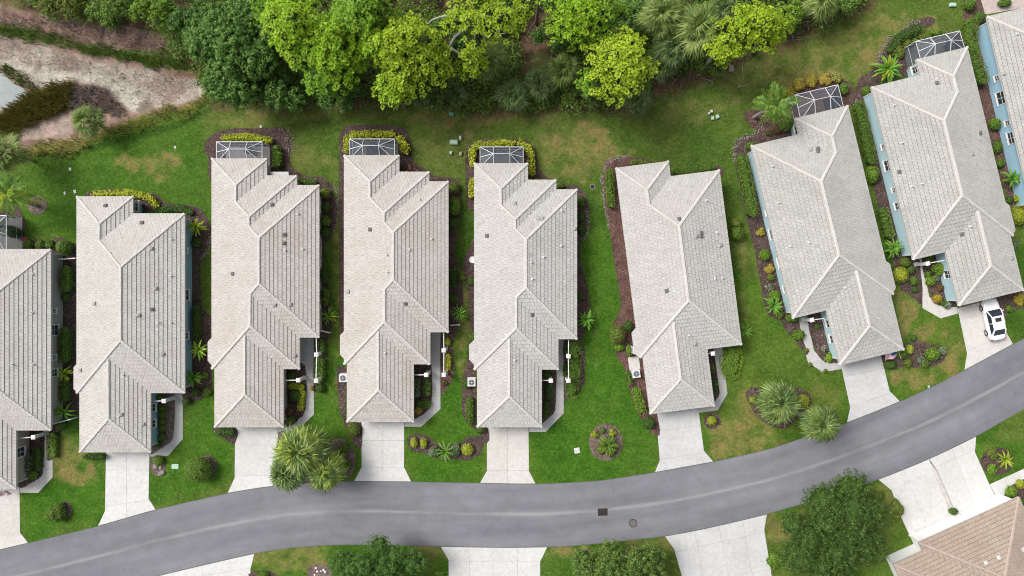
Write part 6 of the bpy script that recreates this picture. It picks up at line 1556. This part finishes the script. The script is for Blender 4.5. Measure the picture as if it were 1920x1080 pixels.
hedge([(1612,196),(1635,300)],18,'long clipped hedge between the flag house and the car house','hedge',1.2); shrub(1636,327,14,'clipped ball below the long hedge between blue houses','lime',1.3,ry=19); hedge([(1657,396),(1668,440)],17,'short hedge on the left wall of the car house','hedge',1.1); spiky(1677,465,21,'big leafy plant at the front corner of the car house','strap',22,h=1.0); shrub(1625,170,9,'small round bush at the rear of the gap between blue houses','lime',.9)
shrub(1690,515,15,'yellow green ball beside the flag house bay','yellow',1.3,ry=17); shrub(1698,491,11,'olive shrub above the yellow green ball','olive',.9); shrub(1708,506,8,'dark ball by the walk of the car house','dark',.8); shrub(1714,527,9,'lower dark ball by the walk of the car house','hedge',.7); shrub(1716,543,7,'last low shrub before the lawn of the car house','dark',.5); shrub(1668,470,6,'shaded shrub under the eave at the bay','dark',.6)
spiky(1665,129,29,'red tipped palm like plant behind the car house','strap',44,h=1.0,two='strap_y')
hedge([(1672,92),(1690,68),(1725,52)],17,'dark green crescent hedge behind the car house cage','dark',.8,.15,name='hedge'); shrub(1686,97,12,'yellowish shrub beside the car house cage','olive',.8,lumps=4); shrub(1702,82,9,'second olive shrub beside the car house cage','olive',.7,lumps=4); shrub(1729,68,6,'pale flowering clump behind the car house cage','straw',.5); shrub(1757,61,13,'yellow green shrub behind the car house cage','lime',.7,ry=6); shrub(1716,76,6,'small shrub at the cage corner of the car house','olive',.5)
palm(1455,196,40,6.0,'coconut style palm leaning over the rear of the flag house','feather','coco',11,(1413,220),(-.35,.9),None,trunk_r=.15); shrub(1474,232,14,'round bush under the coconut style palm','hedge',1.5)
for k,(x,y,rr_,lf) in enumerate(((1478,172,12,'orange'),(1500,158,13,'orange'),(1523,152,13,'orange'),(1548,150,12,'orange'),(1570,146,11,'straw'),(1487,180,9,'straw'))): shrub(x,y,rr_,['rusty shrub nearest the coconut style palm','orange shrub at the left cage corner of the flag house','orange shrub behind the middle of the brown floored cage','deep orange shrub behind the right part of the brown floored cage','straw coloured shrub at the right end of the orange row','pale dry shrub beside the rusty shrub'][k],lf,.7,lumps=5,dens=.8)
shrub(1583,166,9,'green upright bush at the right of the brown floored cage','hedge',1.0,ry=13); shrub(1448,178,10,'yellow croton beside the coconut style palm','orange',.9,lumps=4)
hedge([(1440,250),(1470,243)],9,'low red leaved plants under the flag house rear eave','red',.4,.14)
shrub(1690,662,16,'wide low bush under the flag','hedge',.7,ry=12); shrub(1670,684,14,'dark bush at the driveway side below the flag','dark',.8,ry=9); shrub(1706,655,7,'yellow ball at the garage corner of the flag house','yellow',.9,ry=10); shrub(1703,680,9,'olive bush in the flag house front bed','olive',.7); shrub(1749,664,14,'brightest clipped ball in the flag house front bed','lime',1.2); shrub(1768,658,8,'grey green shrub beside the brightest ball','grey',.7); shrub(1727,675,8,'silver grey shrub left of the brightest ball','grey',.7); shrub(1735,682,10,'low green shrub below the silver grey shrub','hedge',.6); shrub(1713,634,7,'weedy tuft on the brown turf by the flag house','dark',.4)
shrub(1743,485,8,'dark leafy plant behind the porch column of the car house','olive',.7); shrub(1760,506,12,'feathery yellow green bush over the entry bed','lime',1.2,lumps=4); shrub(1745,527,10,'round green bush in the car house entry bed','lime',.8); shrub(1741,513,7,'small dark bush in the car house entry bed','hedge',.6); shrub(1757,521,7,'grey leaved tuft in the car house entry bed','grey',.5); shrub(1758,560,10,'orange brown bush at the low end of the entry bed','orange',.8); shrub(1777,572,8,'silver green bush at the garage corner of the car house','grey',.7); shrub(1763,540,8,'dark red plant in the car house entry bed','red',.5); shrub(1770,568,7,'dark bush next to the silver green bush','dark',.6)
hedge([(1822,40),(1823,90),(1844,150)],20,'tall hedge between the car house and the bright blue wall','hedge',1.5); shrub(1820,8,11,'round bush at the top end of the tall hedge','hedge',1.3); shrub(1838,32,11,'dark leafy bush at the patio corner','dark',1.2,lumps=4); shrub(1866,232,11.5,'round ball shrub against the bright blue wall','lime',1.2); shrub(1871,275,9,'clipped shrub below the ball at the blue wall','hedge',.9,ry=13); shrub(1876,306,8,'lower clipped shrub at the blue wall','hedge',.8,ry=10)
spiky(1899,334,21,'big leafy palm plant at the end of the bright blue wall','strap',22,h=1.0); shrub(1912,372,10,'yellow tufted shrub below the big leafy palm plant','strap_y',.8); shrub(1912,403,17,'large yellow green bush beside the car house bay','yellow',1.5,ry=20); shrub(1893,375,8,'dark leafy plant in the mulch by the car house bay','dark',.5)
shrub(1914,561,12,'orange shrub at the photo edge beside the white car','orange',.7,lumps=5,dens=.6); shrub(1893,579,8,'pale green tuft beside the white car','lime',.4,dens=.5); shrub(1905,458,6,'grey green tuft below the car house wall','grey',.4,ry=10)
shrub(1885,5,14,'leafy shrub at the back of the pinkish patio','hedge',.9,ry=8)
spiky(1887,863,19,'yellow leaved palm plant across the street','strap_y',20,h=.7); shrub(1862,880,11,'low bright shrub beside the yellow leaved palm plant','lime',.5); shrub(1862,852,12,'brown green low shrubs across the street','olive',.5,lumps=4); shrub(1897,922,12,'green shrub at the white garage corner','lime',.8); shrub(1914,908,10,'variegated shrub at the photo edge by the garage walk','yellow',.6); shrub(1788,959,9,'dark shrub at the end of the paver strip','dark',.8,ry=7)
# street oaks across the road
leafy_tree(1578,1005,118,8.0,'biggest dark oak beside the street','oak_l',.16,108,230,58,.6)
leafy_tree(708,1074,100,7.0,'middle street oak cut by the bottom edge of the photo','oak',.16,72,130,58,.6)
leafy_tree(1165,1078,108,6.5,'low spreading oak on the mown verge between double driveways','oak_l',.16,62,130,58,.5)
shrub(1680,955,14,'yellowish bush between the biggest oak and the driveway','olive',1.2,lumps=4,ry=20); shrub(1452,1050,16,'bright leafy shrub left of the biggest oak','lime',.9,lumps=4); shrub(492,1077,14,'low shrubs at the bottom left verge','hedge',.5,ry=6); shrub(825,1076,10,'green tuft at the double driveway edge','lime',.4,ry=6); shrub(1648,930,13,'short scrubby bush at the driveway corner','olive',.5,dens=.5)

# ------------------------------------------------------------------ small things
def ac(px, py, label, rz=0, pad=None):
    x, y = P(px, py, .8); t = empty('air_conditioner', (x, y, 0), rz); tag(t, label, 'air conditioner')
    m = MB(); m.box(-.40,.40,-.40,.40,.08,.80)
    for sx in (-1, 1):
        for k in range(6): m.box(sx*.405-.008,sx*.405+.008,-.36,.36,.16+k*.1,.20+k*.1); m.box(-.36,.36,sx*.405-.008,sx*.405+.008,.16+k*.1,.20+k*.1)
    m.box(-.44,.44,-.44,.44,.801,.84); m.build('housing', MT['white_metal'], t)
    m = MB(); m.cyl((0,0), .33, .841, .846, 22); m.build('fan_well', MT['black'], t)
    for k in range(4):
        a = k*math.pi/2+.3; m = MB(); c, s_ = math.cos(a), math.sin(a); m.add([(c*.05-s_*.04,s_*.05+c*.04,.852),(c*.05+s_*.06,s_*.05-c*.06,.852),(c*.30+s_*.12,s_*.30-c*.12,.850),(c*.30-s_*.03,s_*.30+c*.03,.862)], [(0,1,2,3)]); m.build('fan_blade', MT['vent'], t)
    m = MB()
    for q in (.12,.20,.28,.34):
        for k in range(20):
            a0, a1 = 2*math.pi*k/20, 2*math.pi*(k+1)/20; m.bar((math.cos(a0)*q,math.sin(a0)*q,.875),(math.cos(a1)*q,math.sin(a1)*q,.875),.012)
    m.box(-.05,.05,-.05,.05,.866,.88); m.build('fan_guard', MT['white_metal'], t)
    m = MB(); m.box(-.5,.5,-.5,.5,0,.079); m.build('base_pad', MT['concrete_grey'], t)
ac(884,717,'small white air conditioner beside the bare-floored cage house'); ac(1193,701,'white air conditioner with a dark round fan on the tilted house pad', R(7)); ac(643,709,'air conditioner half hidden under the eave of the dark-mat cage house')
x, y = P(1189,681,0.1); t = empty('equipment_pad', (x, y, 0), R(7)); tag(t, 'tan concrete pad above the air conditioner of the tilted house', 'concrete pad'); m = MB(); m.box(-.62,.62,-.72,.72,0,.10); m.build('slab', MT['concrete_warm'], t)
x, y = P(886,487,1.6); t = empty('satellite_dish', (x, y, 0)); tag(t, 'white satellite dish at the wall of the bare-floored cage house', 'satellite dish')
m = MB(); m.tube([(0,0,0),(0,0,1.5)], [.03,.03], 6); m.build('post', MT['vent'], t); m = MB()
for k in range(14):
    a0, a1 = 2*math.pi*k/14, 2*math.pi*(k+1)/14
    m.add([(0,0,1.52),(math.cos(a0)*.2,math.sin(a0)*.2,1.54),(math.cos(a1)*.2,math.sin(a1)*.2,1.54)], [(0,1,2)]); m.add([(math.cos(a0)*.2,math.sin(a0)*.2,1.54),(math.cos(a0)*.38,math.sin(a0)*.38,1.62),(math.cos(a1)*.38,math.sin(a1)*.38,1.62),(math.cos(a1)*.2,math.sin(a1)*.2,1.54)], [(0,1,2,3)])
m.build('dish', MT['white_paint'], t)
def box(px, py, w, d, h, mat, label, rz=0.0, name='utility_box', cat='utility box'):
    x, y = P(px, py, h); t = empty(name, (x, y, 0), rz); tag(t, label, cat); e = min(w, d)*.12; m = MB(); m.box(-w/2,w/2,-d/2,d/2,0,h*.75); m.build('body', MT[mat], t)
    m = MB(); q = h*.751; m.add([(-w/2-.02,-d/2-.02,q),(w/2+.02,-d/2-.02,q),(w/2+.02,d/2+.02,q),(-w/2-.02,d/2+.02,q),(-w/2+e,-d/2+e,h),(w/2-e,-d/2+e,h),(w/2-e,d/2-e,h),(-w/2+e,d/2-e,h)], [(0,1,5,4),(1,2,6,5),(2,3,7,6),(3,0,4,7),(4,5,6,7),(3,2,1,0)]); m.build('lid', MT[mat], t)
box(851,266,.9,.5,.5,'green_box','large pale green utility box on the rear lawn'); box(846.5,213,.5,.35,.4,'teal_box','teal utility box at the woodland edge')
box(863,258,.25,.4,.4,'lid','white pedestal nearest the yellow hedge and the green box'); box(845.5,286,.25,.35,.35,'green_box','small pale pedestal below the green box'); box(863.5,288,.28,.4,.35,'wall_taupe','tan pedestal below the green box')
box(1335,208,.25,.3,.4,'lid','white pedestal farthest up in the lawn bay trio'); box(1337,221,.3,.35,.3,'green_box','pale green pedestal in the lawn bay trio'); box(1346,218,.35,.4,.3,'green_box','wider pale green pedestal in the lawn bay trio',.4); box(1330,212,.18,.2,.3,'lid','tiny white marker beside the lawn bay trio')
box(328,875,.75,.5,.12,'green_box','flat pale green box lid in the lawn of the teal-walled house'); box(1082,845,.6,.6,.12,'lid','white square box lid in the open lawn',.2)
box(131,317,.25,.3,.1,'lid','white sprinkler lid on the lawn near the pond'); box(140,359,.28,.35,.1,'lid','white lid just above the roof corner of the teal-walled house',.3); box(121,362,.2,.3,.1,'lid','white lid left of the teal-walled house roof',.2); box(328,276,.2,.25,.1,'lid','white lid in the lawn beside the pale-floored cage'); box(489,237,.25,.25,.1,'lid','white lid above the yellow hedge of the pale-floored cage')
box(1372,127,.5,.7,.35,'wall_taupe','tan box in the weeds at the woodland edge'); box(1543,52,.25,.5,.25,'lid','white marker on the dry grass near the woodland tip',.6); box(1788,8,.7,.4,.3,'green_box','pale box at the lawn end beside the tall hedge'); box(1742,725,.2,.2,.1,'lid','white lid on the street edge of the flag house lawn')
x, y = P(1111,350,0); t = empty('drain_basin', (x, y, 0)); tag(t, 'round dark yard drain with pale rim in the lawn', 'drain'); m = MB(); m.cyl((0,0), .32, 0, .03, 18); m.build('rim', MT['stone'], t); m = MB(); m.cyl((0,0), .24, .031, .036, 18); m.build('grate', MT['black'], t)
x, y = P(38,453,.1); t = empty('red_mat', (x, y, 0)); tag(t, 'red mat on the ground behind the taupe house', 'mat'); m = MB(); m.box(-.7,.7,-.55,.55,0,.06); m.build('mat', MT['red_mat'], t)
# small flags
def flag(px, py, rz, label, w=1.5, hgt=.85):
    """striped flag with a blue star field on a slanting pole"""
    x, y = P(px, py, 1.9); t = empty('flag', (x, y, 0), rz); tag(t, label, 'flag'); nu, nv = 14, 13; V = []; F = []; MI = []
    def q(u, v): return (-w/2+w*u, hgt/2-hgt*v+.05*math.sin(u*7), 1.9-.55*v+.10*math.sin(u*8+v*2)-.25*u)
    for j in range(nv+1):
        for i in range(nu+1): V.append(q(i/nu, j/nv))
    for j in range(nv):
        for i in range(nu):
            a = j*(nu+1)+i; F.append((a,a+nu+1,a+nu+2,a+1)); MI.append(2 if (i >= nu-6 and j < 7) else j % 2)
    for j in range(5):
        for i in range(6):
            c = Vector(q(1-.42+.42*(i+.5)/6, .54*(j+.5)/5))+Vector((0,0,.012)); b = len(V)
            V += [tuple(c+Vector((.025*math.sin(k*2*math.pi/5*2), .025*math.cos(k*2*math.pi/5*2), 0))) for k in range(5)]; F.append((b,b+1,b+2,b+3,b+4)); MI.append(1)
    pyd('cloth', V, F, [MT['flag_red'], MT['wall_white'], MT['flag_blue']], t, None, MI)
    m = MB(); m.tube([(w/2+.05,hgt/2+.9,1.75),(w/2+.05,-hgt/2,1.9)], [.02,.015], 6); ellipsoid(m, (w/2+.05,-hgt/2-.03,1.91), (.04,.04,.04), 6, 4); m.build('pole', MT['white_metal'], t)
MT['flag_red'] = mat_plain('flag_red', (0.50,0.09,0.10), .8, .08, 3); MT['flag_blue'] = mat_plain('flag_blue', (0.05,0.07,0.22), .8, .08, 3)
flag(1674,668,R(16),'striped flag flying beside the garage of the flag house'); flag(2,927,R(10),'striped flag below the garage eave of the taupe house',1.1,.6)

# ------------------------------------------------------------------ parked white car
def car(px, py, rz, label):
    x, y = P(px, py, .8); t = empty('parked_car', (x, y, 0), rz); tag(t, label, 'car')
    MT['car_white'] = mat_plain('car_white', (0.80,0.80,0.80), .22, .01, 1, 0, .6, 0); MT['car_glass'] = mat_plain('car_glass', (0.022,0.028,0.042), .08, .1, 1, 0, .7, 0)
    MT['tyre'] = mat_plain('tyre', (0.02,0.02,0.02), .85, .2, 4); MT['rim'] = mat_plain('rim', (0.45,0.46,0.47), .3, .05, 3, .8, .5, 0); MT['lamp_red'] = mat_plain('lamp_red', (0.35,0.01,0.01), .2, .05, 3, 0, .6, 0); MT['lamp_clear'] = mat_plain('lamp_clear', (0.65,0.68,0.70), .12, .05, 3, 0, .6, 0)
    Lc, Wc = 4.75, 1.86
    # lower body: sections along y (front +y); columns run from sill over shoulder to centre line
    secs = [(2.37,.50,.34,.60),(2.30,.66,.30,.70),(2.12,.82,.24,.78),(1.75,.91,.22,.86),(1.2,.925,.22,.93),(.75,.93,.22,.96),(0,.93,.22,.97),(-.8,.93,.22,.99),(-1.45,.925,.23,1.02),(-1.95,.88,.26,1.03),(-2.22,.78,.32,.99),(-2.33,.64,.40,.90),(-2.375,.52,.48,.78)]
    V = []; F = []; k = 0
    for (yy, hw, z0, z1) in secs:
        zs = z0+(z1-z0)*.62
        prof = [(-hw*.93,z0),(-hw,z0+(z1-z0)*.25),(-hw*1.0,zs),(-hw*.95,z1-.07),(-hw*.80,z1-.005),(-hw*.4,z1+.022),(0,z1+.03),(hw*.4,z1+.022),(hw*.80,z1-.005),(hw*.95,z1-.07),(hw,zs),(hw,z0+(z1-z0)*.25),(hw*.93,z0)]
        V += [(a, yy, b) for a, b in prof]; k = len(prof)
    for i in range(len(secs)-1):
        for j in range(k-1): a = i*k+j; F.append((a,a+1,a+k+1,a+k))
        a = i*k; F.append((a,a+k,a+2*k-1,a+k-1))
    F.append(tuple(range(k))[::-1]); F.append(tuple(range((len(secs)-1)*k, len(secs)*k)))
    b = pyd('body', V, F, MT['car_white'], t, smooth=True); sub = b.modifiers.new('soft', 'SUBSURF'); sub.levels = sub.render_levels = 1
    # cabin
    roof = [(.42,.66),(.2,.70),(-.5,.70),(-1.12,.66)]; zt = 1.43
    V = []; F = []
    for yy, hw in roof: V += [(-hw,yy,zt-.03-(.03 if yy in (.42,-1.12) else 0)),(-hw*.6,yy,zt),(hw*.6,yy,zt),(hw,yy,zt-.03-(.03 if yy in (.42,-1.12) else 0))]
    for i in range(3):
        for j in range(3): a = i*4+j; F.append((a,a+4,a+5,a+1))
    rf = pyd('roof_panel', V, F, MT['car_white'], t, smooth=True)
    m = MB(); m.box(-.34,.34,-.22,.22,zt-.002,zt+.012); so = m.build('sunroof', MT['car_glass'], t)
    def quad(nm, pts, mat, par=t): return pyd(nm, pts, [tuple(range(len(pts)))], MT[mat], par)
    quad('windshield', [(-.72,1.10,.995),(.72,1.10,.995),(.62,.43,1.375),(-.62,.43,1.375)], 'car_glass')
    quad('rear_window', [(.64,-1.76,1.05),(-.64,-1.76,1.05),(-.60,-1.13,1.365),(.60,-1.13,1.365)], 'car_glass')
    for sg in (-1, 1):
        pts = [(sg*.865,1.05,.965),(sg*.69,.38,1.36),(sg*.71,-.45,1.385),(sg*.67,-1.09,1.36),(sg*.83,-1.60,1.02)]
        quad('side_window', pts if sg > 0 else pts[::-1], 'car_glass')
        m = MB(); m.bar((sg*.79,1.12,.99),(sg*.655,.42,1.40),.10,.06); m.build('front_pillar', MT['car_white'], t)
        m = MB(); m.bar((sg*.73,-1.76,1.04),(sg*.645,-1.10,1.39),.15,.06); m.build('rear_pillar', MT['car_white'], t)
        m = MB(); m.bar((sg*.885,-.35,.97),(sg*.70,-.33,1.40),.05,.06); m.build('door_pillar', MT['car_white'], t)
        m = MB(); ellipsoid(m, (sg*1.02,.86,1.0), (.11,.07,.075), 8, 5, 0, 0); m.bar((sg*.90,.85,.97),(sg*1.0,.86,.99),.05); m.build('wing_mirror', MT['car_white'], t, smooth=True)
        quad('headlight', [(sg*.50,2.30,.63),(sg*.80,2.06,.70),(sg*.83,1.90,.79),(sg*.55,2.17,.755)][::sg], 'lamp_clear')
        m = MB(); ellipsoid(m, (sg*.72,-2.24,.84), (.14,.09,.09), 8, 5, 0, 0); m.build('tail_light', MT['lamp_red'], t, smooth=True)
        for yy in (1.42, -1.40):
            m = MB(); m.tube([(sg*.70,yy,.33),(sg*.945,yy,.33)], [.33,.33], 20); w = m.build('wheel', MT['tyre'], t)
            m = MB(); m.tube([(sg*.944,yy,.33),(sg*.958,yy,.33)], [.22,.20], 14); 
            for q in range(5): a = q*2*math.pi/5; m.bar((sg*.962,yy,.33),(sg*.962,yy+.2*math.cos(a),.33+.2*math.sin(a)),.05,.012)
            m.build('rim', MT['rim'], w)
    m = MB(); m.box(-.25,.25,-2.385,-2.37,.60,.71); m.build('number_plate', MT['wall_white'], t)
    m = MB(); m.box(-.45,.45,2.30,2.385,.38,.50); m.build('grille', MT['black'], t)
car(1864.5,599,R(11.5),'white four door car with a sunroof parked in the driveway')
